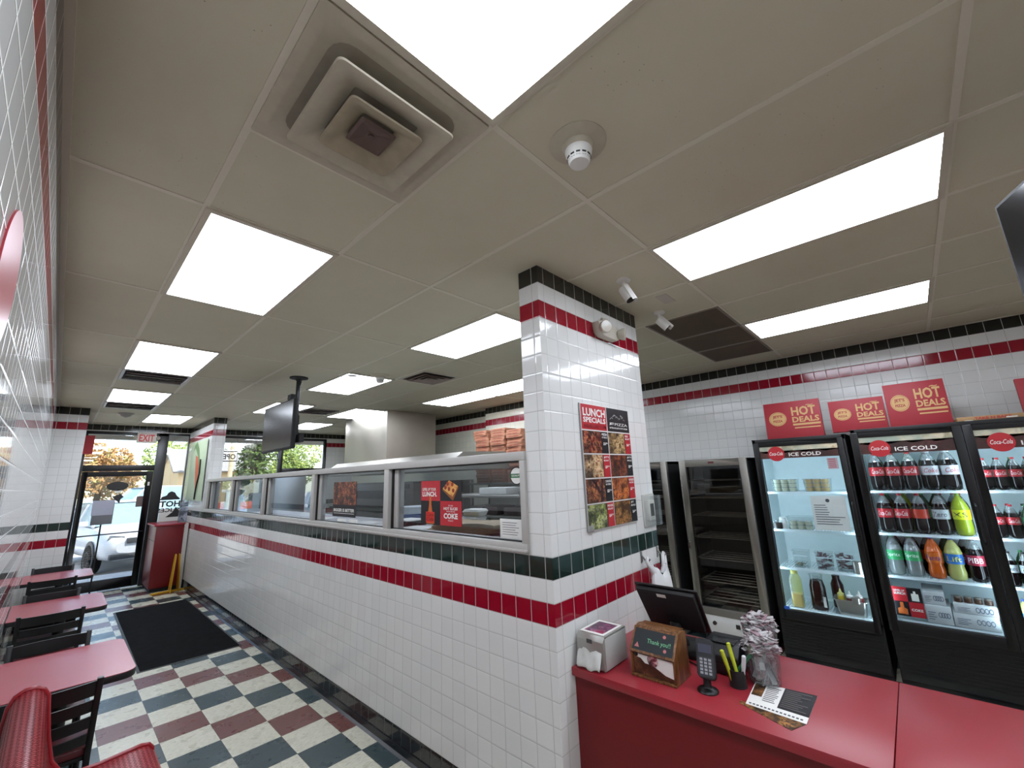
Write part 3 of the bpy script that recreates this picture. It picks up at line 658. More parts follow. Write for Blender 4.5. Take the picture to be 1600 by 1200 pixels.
b.build('keys', P('key_grey', '8c8c90', .5), t)
MB().tube([(.03, 0, .06), (.09, .05, .004), (.14, .02, .004), (.2, .10, .004), (.26, .22, .004)], .003, 6).build('cable', RUBBER, t)

# receipt printer
t = thing('receipt_printer', 'black receipt printer behind the card terminal', 'printer', (2.08, -.665, CZ))
MB().prism([(-.085, 0), (-.09, .02), (-.09, .085), (-.05, .125), (.08, .13), (.1, .11), (.1, 0)], (0, -.085, 0), X, Z, Y, .165).build('casing', P('dark_charcoal', '1c1d1f', .45), t, bevel=.008)
MB().box((-.055, -.06, .128), (.03, .055, .1295)).build('paper_cover', P('dark_charcoal_gloss', '26282a', .25), t, bevel=.001)
MB().box((-.092, -.04, .05), (-.0905, .03, .058)).build('slot', RUBBER, t)

# pen cup
t = thing('pen_holder', 'low black pen holder with pens beside the card terminal', 'pen holder', (1.925, -.757, CZ))
MB().lathe([(0, 0), (.036, 0), (.036, .005), (.034, .006)], n=24).lathe([(.034, 0), (.036, .07), (.0335, .07), (.031, .004)], n=24).build('cup', BLACKM, t)
def pen(loc, tip, mat, lab, cap=None):
    t = thing('highlighter' if cap else 'marker', lab, 'pen', loc)
    a = Vector(tip) - Vector(loc); L = a.length; a.normalize()
    MB().lathe([(.003, 0), (.0075, .012), (.008, .02), (.008, L * .62)], (0, 0, 0), 12, a).build('barrel', mat, t)
    MB().lathe([(.0092, L * .58), (.0092, L - .004), (.006, L), (0, L)], (0, 0, 0), 12, a).build('cap', cap or mat, t)
YEL = P('highlighter_yellow', 'b6c02c', .4)
pen((1.905, -.745, CZ + .008), (1.895, -.712, CZ + .145), YEL, 'yellow highlighter leaning left in the pen holder, lower one', YEL)
pen((1.925, -.765, CZ + .008), (1.945, -.728, CZ + .165), YEL, 'taller yellow highlighter standing behind the lower one', YEL)
pen((1.925, -.775, CZ + .008), (1.915, -.80, CZ + .135), P('marker_white', 'c9c9cc', .4), 'white marker leaning right in the pen holder')
tag(MB().tube([(1.95, -.752, CZ + .05), (1.972, -.812, CZ + .125)], .0075, 10).build('pen', P('pen_dark_green', '1d5a3c', .4)), 'dark green pen behind the white marker', 'pen')

# straws in tubs
STRAW = P('straw_wrap', 'b2aeae', .6, 0, .1, 4); STR_PINK = P('straw_wrap_pink', '94787e', .6, 0, .1, 4)
def straw_tub(loc, r_, h_, lab, n, seed, group):
    rr = random.Random(seed); t = thing('cutlery_tub', lab, 'tub', loc)
    MB().lathe([(0, 0), (r_ * .82, 0), (r_ * .86, .006), (r_, h_), (r_ * .97, h_), (r_ * .82, .01)], n=28).build('clear_tub', CLEAR, t)
    b = MB()
    for k in range(n):
        b.m = 0 if rr.random() < .75 else 1
        a = rr.uniform(0, 2 * PI); q = r_ * .66 * math.sqrt(rr.random()); L = rr.uniform(.05, .085)
        b.bc((q * math.cos(a), q * math.sin(a), L * .5 + rr.random() * (h_ - L * .7)), (.020, .0025, L), rz=rr.uniform(0, PI), rx=rr.uniform(-.7, .7))
    for k in range(n * 2):
        b.m = 0 if rr.random() < .75 else 1
        a = rr.uniform(0, 2 * PI); q = r_ * .76 * math.sqrt(rr.random())
        b.bc((q * math.cos(a), q * math.sin(a), h_ - .035 + rr.random() * .068 * (1.15 - (q / r_) ** 2)), (.018, rr.uniform(.045, .075), .0025), rz=rr.uniform(0, PI), rx=rr.gauss(0, .35), ry=rr.gauss(0, .35))
    o = b.build('wrapped_cutlery', [STRAW, STR_PINK], t, smooth=False); o['kind'] = 'stuff'
straw_tub((2.035, -.84, CZ), .075, .165, 'clear tub heaped with wrapped straws and cutlery packets, in front', 150, 3, 'tubs')
straw_tub((2.195, -.80, CZ), .078, .2, 'taller clear tub of wrapped packets, behind the front tub', 150, 5, 'tubs')

# menus on the counter
def flat(b, pts, z): b.prism([(p[0], p[1]) for p in pts], (0, 0, z), X, Y, Z, .0006)
t = thing('takeaway_menu', 'printed menu sheet half white and half black lying on the counter, upper sheet', 'menu', (1.92, -.93, CZ))
A_, B_, C_, D_ = [Vector(p) for p in ((1.784, -.822), (1.989, -.815), (2.064, -1.034), (1.768, -1.036))]
C_ = Vector((2.03, -1.035)); B_ = Vector((2.01, -.805))
def bil(u, v): return (A_ * (1 - u) * (1 - v) + B_ * u * (1 - v) + C_ * u * v + D_ * (1 - u) * v)
def q4(b, u0, v0, u1, v1, z, ): flat(b, [bil(u0, v0), bil(u0, v1), bil(u1, v1), bil(u1, v0)], z)
b = MB(); q4(b, 0, 0, 1, 1, CZ + .002); b.W('sheet', PWHITE, t)
b = MB(); q4(b, .2, .5, 1, 1, CZ + .0028); b.W('black_half', PBLACK, t)
b = MB(); q4(b, .42, .02, .95, .2, CZ + .0028); b.W('picture', food('food_menu', ['2a1a12', '6a4226', 'a07040', '4a2c1c'], 40), t)
b = MB()
for k in range(9): q4(b, .3 + k * .07, .23, .32 + k * .07, .46 - .05 * R.random(), CZ + .0034)
b.W('dark_print', P('print_grey', '55555a', .5), t)
b = MB()
for k in range(14): q4(b, .05, .05 + k * .065, .09, .09 + k * .065, CZ + .0034)
b.W('footer_print', P('print_grey', '55555a', .5), t)
b = MB()
for k in range(10): q4(b, .28 + k * .07, .53, .295 + k * .07, .95 - .2 * R.random(), CZ + .0036)
b.W('light_print', P('print_midgrey', '77706e', .5), t)
t = thing('takeaway_menu', 'menu sheet with dark food pictures, mostly under the black and white sheet', 'menu', (1.72, -.95, CZ))
b = MB(); flat(b, [(1.80, -.80), (1.78, -1.04), (1.69, -1.0), (1.775, -.80)][::1], CZ + .0005); b.W('sheet', food('food_menu2', ['1c1210', '3c2418', '8a5c30', 'c08a4c', '2c1a14'], 45), t)

# ---------------------------------------------------------------- drinks coolers
XC = 4.6
INT = P('cooler_interior', 'dce8ea', .4); SHELF = P('shelf_wire_white', 'd5e2e6', .35)
LED = emit('cooler_led', 'd8f0ff', COOL)
BROWN = food('cooler_banner_brown', ['2a1512', '4a2620', '5a342c', '3a1c1a'], 8, .5)
CREAMB = food('cooler_banner_cream', ['8a9a8c', 'c8bfa6', 'd8c8a8', 'a08c68'], 10, .5)
def cooler(name, lab, y0, y1, z1, doors, shelves, zf, fw=.045):
    """y0 far edge, y1 near edge (y0 > y1); doors: list of glass spans"""
    t = thing(name, lab, 'drinks cooler', (XC + .35, (y0 + y1) / 2, 0))
    b = MB(); xb = XR - .01
    b.box((XC + .05, y0, .05), (xb, y0 - .03, z1)).box((XC + .05, y1, .05), (xb, y1 + .03, z1)).box((XC + .05, y0, z1 - .05), (xb, y1, z1)).box((XC + .05, y0, .42), (xb, y1, .45)).box((xb - .04, y0, .05), (xb, y1, z1))
    b.W('cabinet', BLACK, t, bevel=.003)
    MB().box((XC + .06, y0, 0), (xb - .02, y1, .05)).W('feet', BLACKM, t)
    b = MB(); b.box((XC + .62, y0 - .031, .451), (XC + .63, y1 + .031, z1 - .051)).box((XC + .06, y0 - .031, .451), (XC + .63, y0 - .034, z1 - .051)).box((XC + .06, y1 + .031, .451), (XC + .63, y1 + .034, z1 - .051)).box((XC + .06, y0 - .031, .451), (XC + .63, y1 + .031, .455)).box((XC + .06, y0 - .031, z1 - .055), (XC + .63, y1 + .031, z1 - .051))
    b.W('liner', INT, t)
    b = MB()
    for k in range(11): b.prism([(0, 0), (.018, -.008), (.018, -.011), (.0, -.004)], (XC + .025, y0 - .02, .12 + k * .026), X, Z, -Y, (y0 - y1) - .04)
    b.box((XC + .035, y0 - .01, .06), (XC + .05, y1 + .01, .42)); b.W('grille', P('grille_black', '1a1a1b', .35), t)
    for (ya, yb) in doors:
        d = MB(); zt = z1 - .035
        d.box((XC, ya + fw, zf - .08), (XC + .045, ya, zt)).box((XC, yb, zf - .08), (XC + .045, yb - fw, zt)).box((XC, ya, zt - .045), (XC + .045, yb, zt)).box((XC, ya, zf - .08), (XC + .045, yb, zf))
        dr = d.W('door', BLACK, t, bevel=.004)
        MB().box((XC + .012, ya, zf), (XC + .016, yb, zt - .045)).W('glass', COOLGLASS, dr, smooth=False)
        hz = zt - .045; hb = 1.862
        MB().box((XC + .006, ya, hb), (XC + .011, yb, hz - .045)).W('banner', BROWN, dr, smooth=False)
        MB().prism([(0, .0), (0, .045)] + [((ya - yb) * k / 12, .045) for k in (12,)] + [((ya - yb) * (12 - k) / 12, -.004 - .018 * ((k * 7) % 3) / 2) for k in range(13)], (XC + .006, ya, hz - .045), -Y, Z, X, .005).W('banner_ice', CREAMB, dr, smooth=False)
        yc = ya - (ya - yb) * .22
        MB().lathe([(.072, 0), (.072, .003), (0, .0035)], (XC + .005, yc, hb + .045), 32, (-1, 0, 0)).W('round_logo', P('cola_red', 'b02028', .4), dr)
        b = MB(); b.text('Coca-Cola', (XC + .001, yc, hb + .03), -Y, Z, .034, .115, .005, align='C', shear=.35); b.text('ICE COLD', (XC + .005, ya - (ya - yb) * .385, hb + .016), -Y, Z, .034, .26, .02)
        b.W('lettering', PWHITE, dr)
        for yy_ in (ya + .018, yb - .018): MB().box((XC + .050, yy_ - .010, zf + .05), (XC + .058, yy_ + .010, 1.84)).W('light_strip', LED, t, smooth=False)
        MB().box((XC + .05, ya - .02, hb + .01), (XC + .07, yb + .02, hb + .02)).W('light_strip', LED, t, smooth=False)
        MB().tube([(XC - .001, yb - .022, 1.15), (XC - .03, yb - .022, 1.17), (XC - .03, yb - .022, 1.43), (XC - .001, yb - .022, 1.45)], .008, 8).W('handle', BLACK, dr)
        for z in shelves:
            b = MB(); b.box((XC + .10, ya + .02, z - .022), (XC + .108, yb - .02, z)); b.box((XC + .5, ya + .02, z - .008), (XC + .508, yb - .02, z))
            n = 30
            for k in range(n + 1):
                y = ya + .02 + (yb - .02 - ya - .02) * k / n; b.box((XC + .10, y - .0025, z - .006), (XC + .508, y + .0025, z - .001))
            for x in (.2, .3, .4): b.box((XC + x, ya + .02, z - .010), (XC + x + .006, yb - .02, z - .006))
            b.W('shelf', SHELF, t, smooth=False)
    return t
SH = [1.536, 1.177, .822]
cA = cooler('glass_door_cooler', 'narrow black glass door drinks cooler with food tubs and jugs, left of the pair', -.312, -1.085, 2.06, [(-.38, -1.025)], SH + [.462], .462)
MB().box((XC - .001, -.375, .463), (XC, -.42, .49)).W('blue_sticker', P('sticker_blue', '2a5ab0', .4), cA)
SH2 = [1.545, 1.19, .845]
cB = cooler('double_glass_door_cooler', 'wide black two-door drinks cooler full of soda bottles, at the right', -1.13, -2.55, 2.088, [(-1.18, -1.775), (-1.888, -2.48)], SH2 + [.505], .505, .0555)

# notices on the cooler doors
t = thing('price_notice', 'white printed notice taped inside the narrow cooler door', 'notice', (XC + .02, -.86, 1.19))
MB().quad((XC + .018, -.735, 1.50), (XC + .018, -1.0, 1.50), (XC + .018, -1.0, 1.195), (XC + .018, -.735, 1.195)).W('sheet', PAPER, t)
b = MB(); xx = XC + .0172
b.lathe([(.016, 0), (0, .0006)], (xx, -.865, 1.46), 16, (-1, 0, 0))
for k in range(9): b.box((xx, -.755, 1.415 - k * .021), (xx - .0005, -.755 - [.09, .1, .1, .11, .1, .22, .18, .17, .19][k], 1.421 - k * .021))
b.W('print', P('print_grey', '55555a', .5), t)
t = thing('small_sign', 'small pink-white sign at the top right of the narrow cooler door', 'sign', (XC + .02, -.96, 1.74))
MB().quad((XC + .018, -.92, 1.845), (XC + .018, -1.0, 1.845), (XC + .018, -1.0, 1.745), (XC + .018, -.92, 1.745)).W('sheet', P('pinkish_paper', 'c9a9ac', .6), t)
b = MB()
for k in range(5): b.box((xx, -.93, 1.83 - k * .018), (xx - .0005, -.985, 1.836 - k * .018))
b.W('print', P('print_red', 'b3222c', .4), t)

# tubs of dips in the narrow cooler
def cup_mesh(mat, lid): 
    t = thing('dip_cup', 'x', 'cup'); MB().lathe([(0, 0), (.024, 0), (.03, .034)], n=14).build('cup', mat, t); MB().lathe([(.0315, .034), (.0315, .038), (0, .038)], n=14).build('lid', lid, t); return t
def tub(loc, w, d, h, lab, mat=CLEAR):
    t = thing('clear_food_tub', lab, 'food tub', loc)
    b = MB(); b.loops([rrect(d / 2 * .9, w / 2 * .9, .01, .002), rrect(d / 2, w / 2, .012, h), rrect(d / 2 + .006, w / 2 + .006, .014, h), rrect(d / 2 + .006, w / 2 + .006, .014, h + .004)])
    b.prism([(p[0], p[1]) for p in rrect(d / 2 * .9, w / 2 * .9, .01, 0)], (0, 0, 0), X, Y, Z, .002); b.build('tub', mat, t); return t
LIDC = glass('dip_lid', (.8, .82, .8), 1, .35)
RANCH = P('ranch_dip', 'cfd2b8', .5); GARL = P('garlic_dip', 'c9a86a', .5)
for (yc, z, mat, lab, cl_) in [(-.52, SH[0], RANCH, 'clear tub of white dip cups on the top shelf of the narrow cooler', 'white'), (-.79, SH[0], GARL, 'clear tub of orange dip cups on the top shelf of the narrow cooler', 'orange'), (-.60, SH[1], RANCH, 'clear tub of white dip cups on the second shelf of the narrow cooler', 'white')]:
    tub((XC + .2, yc, z), .215, .17, .115, lab)
    c0 = cup_mesh(mat, LIDC); first = True
    for k in range(3):
        for r_ in range(3 if z == SH[0] else 2):
            for x_ in (0, 1):
                p = (XC + .15 + .064 * x_, yc + .064 * (1 - k), z + .003 + r_ * .0385)
                l_ = '%s dip cup, %s %s of the %s layer in the %s tub' % (cl_, ('front', 'back')[x_], ('left', 'middle', 'right')[k], ('bottom', 'second', 'top')[r_], 'second-shelf' if z == SH[1] else 'top-shelf')
                g_ = '%s dip cups in the %s tub' % (cl_, 'second-shelf' if z == SH[1] else 'top-shelf')
                if first: c0.location = p; c0['label'] = l_; c0['group'] = g_; first = False
                else: dup(c0, p, None, l_)
tag(MB().lathe([(0, 0), (.036, 0), (.040, .06), (.03, .085), (.028, .1), (.032, .105), (0, .11)], (XC + .17, -.447, SH[1]), 20).build('white_bottle', P('white_jar', 'd2d6d4', .4)), 'white plastic bottle at the left end of the second shelf of the narrow cooler', 'bottle')
t = thing('dark_jar', 'small dark jar at the left edge of the second shelf of the narrow cooler', 'jar', (XC + .13, -.415, SH[1]))
MB().box((-.035, -.035, 0), (.035, .035, .06)).build('jar', P('dark_sauce', '1c1614', .3), t, bevel=.006); MB().box((-.036, -.036, .06), (.036, .036, .082)).build('lid', CLEAR, t)
for k, (yc, lab, cols) in enumerate([(-.55, 'clear jar with a few white packets on the third shelf of the narrow cooler', ['6a6a48', '9a9a7a', 'c8c8b8']), (-.735, 'clear jar of red and white packets in the middle of the third shelf', ['3a1a2a', '7a2a40', 'c0b0b8', 'e0d0d8']), (-.89, 'clear jar of dark red packets at the right of the third shelf', ['2a1016', '6a1a28', '9a5a5a', 'c0b8b8'])]):
    t = tub((XC + .2, yc, SH[2] + .001), .13, .12, .15, lab)
    b = MB(); rr = random.Random(k)
    for q in range(5 if k == 0 else 26): b.bc((rr.uniform(-.04, .04), rr.uniform(-.045, .045), .012 + q * (.006 if k == 0 else .0052)), (.04, .028, .006), rr.uniform(0, 3), rr.uniform(-.8, .8), rr.uniform(-.5, .5))
    o = b.build('sauce_packets', food('packets_%d' % k, cols, 20), t); o['kind'] = 'stuff'
    MB().box((-.068, -.06, .105), (-.066, .06, .112)).build('white_rim', SHELF, t)
tag(MB().lathe([(0, 0), (.038, 0), (.040, .004), (.040, .10), (.037, .10), (.036, .01), (0, .008)], (XC + .135, -.985, SH[2]), 24).build('metal_cup', STEEL), 'small stainless steel cup at the near end of the third shelf', 'metal cup')
# bottom of narrow cooler
ZB = .463
t = thing('lemonade_jug', 'tall plastic jug a third full of yellow lemonade, lower left of the narrow cooler', 'jug', (XC + .16, -.47, ZB))
JUG = glass('jug_plastic', (.9, .9, .42), 1, .14)
MB().loops([rrect(.043, .045, .015, 0), rrect(.045, .047, .015, .01), rrect(.045, .047, .015, .24), rrect(.034, .034, .02, .285), rrect(.026, .026, .025, .30)]).build('jug', JUG, t, ang=50)
MB().loops([rrect(.041, .043, .014, .004), rrect(.041, .043, .014, .115)]).prism([(p[0], p[1]) for p in rrect(.041, .043, .014, 0)], (0, 0, .114), X, Y, Z, .001).build('lemonade', P('lemonade', 'c9a832', .3), t, ang=50)
MB().lathe([(.029, .295), (.029, .325), (0, .327)], n=20).build('lid', P('pale_yellow', 'c8c46a', .4), t)
t = thing('iced_tea_jug', 'dark jug of iced tea beside the lemonade jug', 'jug', (XC + .2, -.635, ZB))
MB().lathe([(0, 0), (.062, 0), (.065, .01), (.062, .2), (.05, .25)], n=26).build('tea', P('iced_tea', '2a130e', .15), t)
MB().lathe([(.05, .25), (.052, .29), (.056, .30)], n=26).tube([(-.05, -.02, .27), (-.10, -.05, .25), (-.105, -.055, .13), (-.062, -.03, .08)], .009, 8).build('jug_top', CLEAR, t)
MB().box((-.06, -.04, .03), (-.064, -.062, .12)).build('label', PWHITE, t)
t = thing('dark_carafe', 'dark red carafe at the back, between the tea jug and the steel pan', 'carafe', (XC + .36, -.77, ZB))
MB().lathe([(0, 0), (.05, 0), (.05, .2), (.03, .25), (.032, .28), (0, .285)], n=22).build('carafe', P('dark_red_sauce', '3a1412', .2), t)
t = thing('steel_pan', 'rectangular stainless steel pan holding sauce bottles at the bottom of the narrow cooler', 'steel pan', (XC + .17, -.88, ZB))
MB().loops([rrect(.07, .095, .02, .002), rrect(.085, .112, .02, .13), rrect(.095, .125, .02, .132), rrect(.096, .126, .02, .128)]).prism([(p[0], p[1]) for p in rrect(.07, .095, .02, 0)], (0, 0, 0), X, Y, Z, .002).build('pan', STEEL, t, ang=40)
def squeeze(loc, col, tipc, lab, h=.17):
    t = thing('squeeze_bottle', lab, 'squeeze bottle', loc)
    MB().lathe([(0, 0), (.026, 0), (.028, .006), (.028, h * .68), (.024, h * .74)], n=20).build('bottle', P('sauce_' + col, col, .35), t)
    MB().lathe([(.026, h * .74), (.026, h * .84), (.012, h * .9), (.004, h * 1.08), (0, h * 1.08)], n=16).build('nozzle', P('nozzle_' + tipc, tipc, .4), t)
squeeze((XC + .18, -.81, ZB + .02), 'b8a02a', 'c9c070', 'mustard yellow squeeze bottle in the steel pan')
squeeze((XC + .15, -.878, ZB + .02), '5a1a16', 'd4d4d0', 'dark red squeeze bottle with white nozzle, in the middle of the steel pan', .165)
squeeze((XC + .17, -.945, ZB + .02), '6a1f1c', 'c0b8b4', 'dark red squeeze bottle at the near end of the steel pan', .17)
tag(MB().lathe([(0, 0), (.03, 0), (.034, .045), (.031, .045), (.028, .005), (0, .005)], (XC + .095, -.925, ZB + .115), 20).build('small_steel_cup', STEEL), 'little steel cup resting on the front edge of the steel pan', 'metal cup')

# soda bottles
def bottle(size, liq, lab_col, cap_col, txt, txt_col, clear_top=True, orange=False):
    """returns a thing: body, cap, label with lettering; size 2 = two litre, 1 = small"""
    t = thing('soda_bottle', 'x', 'soda bottle')
    if size == 2: r, h, l0, l1 = .054, .325, .125, .20
    else: r, h, l0, l1 = .036, .245, .10, .155
    pr = [(0, .004), (r * .6, 0), (r * .93, .012 * h / .325), (r, .06 * h / .325), (r * .96, l0 - .01), (r * .985, l0), (r * .985, l1), (r, l1 + .012), (r * .97, h * .66), (r * .8, h * .76), (r * .5, h * .87), (r * .27, h * .94), (r * .26, h * .96)]
    if orange: pr[4] = (r * .86, l0 - .015)
    k = 9; n = 22
    MB().lathe(pr[:k + 1], n=n).build('body', liq, t, ang=60)
    MB().lathe(pr[k:], n=n).build('neck', NECK if clear_top else liq, t, ang=60)
    MB().lathe([(r * .3, h * .95), (r * .31, h * .955), (r * .31, h), (r * .28, h + .002), (0, h + .002)], n=16).build('cap', P('cap_' + cap_col, cap_col, .4), t)
    la = MB().lathe([(r * 1.0, l0), (r * 1.0, l1)], n=n).build('label', P('label_' + lab_col, lab_col, .35), t, ang=60)
    if txt:
        MB().text(txt, (-r * 1.012, 0, l0 + (l1 - l0) * .25), -Y, Z, (l1 - l0) * .5, r * 1.7, .0, align='C', shear=.3 if txt.startswith('Coca') or txt == 'Coke' else 0, bend=r * 1.012).build('lettering', P('ink_' + txt_col, txt_col, .4), la)
    return t
NECK = glass('bottle_neck', (.55, .6, .58), 1.5, .18)
COLA = P('cola', '0a0505', .14, spec=.35); GREENY = P('citrus_soda', '7f8f1e', .15); CLEARSODA = glass('clear_soda', (.5, .62, .56), 1.5, .2)
ORANGE = P('orange_soda', 'b8541c', .15); POWER = P('pale_yellow_drink', 'a3a562', .2); DKGREEN = P('dark_green_soda', '1e3a1c', .15)
kinds = {
 'coke': lambda s: bottle(s, COLA, 'a81824', 'b01c28', 'Coca-Cola', 'e8e2e0'),
 'diet': lambda s: bottle(s, COLA, 'b9bcc0', 'c4c6c8', 'Coke', 'a81824'),
 'plain': lambda s: bottle(s, COLA, 'a8301c', 'b01c28', '', 'e8e2e0'),
 'silver': lambda s: bottle(s, COLA, '9fa6aa', '1c1c1e', 'Zero', '1c1c1e'),
 'citrus': lambda s: bottle(s, GREENY, 'c2cc1c', '6a8a20', 'XS', '1c1c1e', False),
 'sprite': lambda s: bottle(s, CLEARSODA, '2f9a5c', '2f8a4c', 'Sprite', 'e4ece8'),
 'orange': lambda s: bottle(s, ORANGE, 'c2601c', '2a2a9a', 'Fanta', '3a2a7a', False, True),
 'yellow': lambda s: bottle(s, POWER, '2a6ab0', '2a4a9a', 'Lift', 'd8cc3a', False, True),
 'pibb': lambda s: bottle(s, COLA, '8a2034', '3a2420', 'PIBB', 'e8e2e0'),
 'green': lambda s: bottle(s, DKGREEN, '2f8a4c', '2f8a4c', '', 'e8e2e0', False)}
protos = {}
def put(kind, size, y, z, lab, x=XC + .17, rz=0):
    key = (kind, size)
    if key not in protos: o = protos[key] = kinds[kind](size); o.location = (x, y, z); o.rotation_euler.z = rz; o['label'] = lab
    else: o = dup(protos[key], (x, y, z), rz, lab)
    o['group'] = 'large soda bottles' if size == 2 else 'small soda bottles'
    return o
ys = [-1.25, -1.362, -1.474, -1.597, -1.715]
for y, k, l in zip(ys, ['coke', 'coke', 'coke', 'diet', 'diet'], ['red-labelled cola bottle at the left end of the top shelf of the wide cooler', 'second red-labelled cola bottle from the left on the top shelf', 'third red-labelled cola bottle on the top shelf, next to the silver labels', 'silver-labelled cola bottle on the top shelf, left one of two', 'silver-labelled cola bottle at the right end of the top shelf, left door']): put(k, 2, y, SH2[0], l, rz=R.uniform(-.3, .3))
for y, k, l in zip(ys, ['coke', 'coke', 'plain', 'silver', 'citrus'], ['red-labelled cola bottle at the left end of the second shelf', 'second red-labelled cola bottle from the left on the second shelf', 'cola bottle with plain orange-red label in the middle of the second shelf', 'grey-labelled zero cola bottle on the second shelf', 'yellow-green citrus soda bottle at the right end of the second shelf']): put(k, 2, y, SH2[1], l, rz=R.uniform(-.3, .3))
for y, k, l in zip([-1.25, -1.365, -1.495, -1.612, -1.73], ['sprite', 'sprite', 'orange', 'yellow', 'pibb'], ['clear bottle with green label at the left end of the third shelf', 'second clear bottle with green label on the third shelf', 'orange soda bottle with blue cap on the third shelf', 'pale yellow drink bottle with blue label on the third shelf', 'dark soda bottle with maroon label at the right end of the third shelf']): put(k, 2, y, SH2[2], l, rz=R.uniform(-.2, .2))
NM = {'coke': 'red-labelled cola', 'citrus': 'yellow-green citrus', 'diet': 'silver-labelled cola', 'green': 'dark green soda', 'plain': 'plain orange-red labelled'}
for z, ks in enumerate([['coke', 'citrus', 'citrus', 'diet', 'diet'], ['green', 'citrus', 'green', 'coke', 'plain'], ['green', 'coke', 'plain', 'green', 'coke']]):
    for i, k in enumerate(ks):
        put(k, 2, -1.245 - .113 * i - .03 * (z == 1), SH2[z], '%s bottle in the second row of the %s shelf, %s from the left' % (NM[k], ['top', 'second', 'third'][z], ['first', 'second', 'third', 'fourth', 'fifth'][i]), x=XC + .285)
        put('coke' if (i + z) % 2 else 'green', 2, -1.25 - .113 * i, SH2[z], '%s bottle at the back of the %s shelf, %s from the left' % (NM['coke' if (i + z) % 2 else 'green'], ['top', 'second', 'third'][z], ['first', 'second', 'third', 'fourth', 'fifth'][i]), x=XC + .40)
for r_, (z, ks) in enumerate([(SH2[0], ['coke', 'coke', 'coke', 'green']), (SH2[1], ['coke', 'coke', 'green', 'coke']), (SH2[2], ['silver', 'silver', 'silver', 'coke'])]):
    for i, k in enumerate(ks): put(k, 1, -1.905 - .078 * i, z, '%s %s soda bottle behind the right cooler door, %s shelf' % (['first', 'second', 'third', 'fourth'][i], {'coke': 'red-labelled', 'green': 'dark green', 'silver': 'silver-labelled'}[k], ['top', 'second', 'third'][r_]), x=XC + .14)
for r_ in range(3):
    for i in range(6): put(['coke', 'green', 'silver'][(i * 2 + r_) % 3], 1, -1.90 - .08 * i, SH2[r_], 'small bottle behind the right cooler door, back row, %s shelf, %s from left' % (['top', 'second', 'third'][r_], ['first', 'second', 'third', 'fourth', 'fifth', 'sixth'][i]), x=XC + .24)
for i in range(4): put('sprite' if i else 'yellow', 1, -1.92 - .08 * i, .51, '%s small bottle on the floor shelf behind the right cooler door' % ['blue-labelled', 'nearest green-labelled', 'second green-labelled', 'third green-labelled'][i], x=XC + .14)
# poster and cartons at the bottom of the wide cooler
t = thing('soda_poster', 'small red and black cola lunch poster at the bottom of the wide cooler', 'poster', (XC + .09, -1.27, .53))
xx = XC + .085
MB().box((xx, -1.185, .535), (xx + .002, -1.365, .76)).W('sheet', PBLACK, t)
MB().box((xx - .001, -1.185, .648), (xx, -1.275, .76)).box((xx - .001, -1.275, .535), (xx, -1.365, .648)).W('red_squares', PRED, t)
MB().text('LEVEL UP', (xx - .0016, -1.195, .725), -Y, Z, .014, .07, .02).text('LUNCH', (xx - .0016, -1.195, .7), -Y, Z, .02, .07, .03).text('COKE', (xx - .0016, -1.285, .58), -Y, Z, .02, .07, .03).box((xx - .0015, -1.3, .66), (xx - .001, -1.345, .715)).box((xx - .0015, -1.315, .715), (xx - .001, -1.33, .735)).W('lettering', PWHITE, t)
MB().prism([(-.01, .09), (.01, .09), (.012, .05), (.03, .04), (.03, 0), (-.03, 0), (-.03, .04), (-.012, .05)], (xx - .001, -1.23, .55), -Y, Z, -X, .0006).W('bottle_picture', P('print_orange', 'c2632d', .4), t)
CART = P('white_carton', 'b9bec0', .7)
def carton(y0, y1, z0, z1, lab, x0=XC + .1, open_=False):
    t = thing('carton', lab, 'carton', (x0 + .15, (y0 + y1) / 2, z0))
    MB().box((x0, y0, z0), (x0 + .3, y1, z1)).W('box', CART, t, bevel=.002)
    b = MB(); h = z1 - z0; w = y0 - y1
    for k in range(4): b.box((x0 - .001, y0 - w * .08, z0 + h * (.2 + k * .13)), (x0, y0 - w * (.3 + .08 * (k % 2)), z0 + h * (.24 + k * .13)))
    for k in range(4): b.loops([[(x0 - .001, y0 - w * (.55 + k * .1) + .012 * s * math.cos(a), z0 + h * .5 + .02 * s * math.sin(a)) for a in [2 * PI * j / 14 for j in range(14)]] for s in (1, .7)])
    b.W('print', P('print_bluegrey', '5a6678', .5), t)
    return t
carton(-1.37, -1.52, .51, .64, 'plain white carton beside the small cola poster, lower one')
carton(-1.37, -1.50, .642, .74, 'plain white carton beside the small cola poster, upper one', x0=XC + .13)
carton(-1.525, -1.77, .51, .61, 'white carton with blue-grey print, bottom right of the left cooler door')
c = carton(-1.54, -1.775, .612, .68, 'open white carton of small jars on the bottom carton', x0=XC + .1)
jar0 = None
for k in range(4):
    p = (XC + .16, -1.575 - .055 * k, .682)
    if jar0 is None:
        jar0 = thing('small_jar', 'small brown jar on the open carton in the wide cooler, leftmost', 'jar', p, group='small jars on the open carton')
        MB().lathe([(0, 0), (.024, 0), (.025, .03), (.02, .036)], n=14).build('jar', P('brown_jar', '4a3428', .3), jar0); MB().lathe([(.022, .036), (.022, .045), (0, .046)], n=14).build('lid', P('grey_lid', '6a6660', .5), jar0)
    else: dup(jar0, p, None, 'small brown jar on the open carton in the wide cooler, %s' % ['', 'second from the left', 'third from the left', 'rightmost'][k])

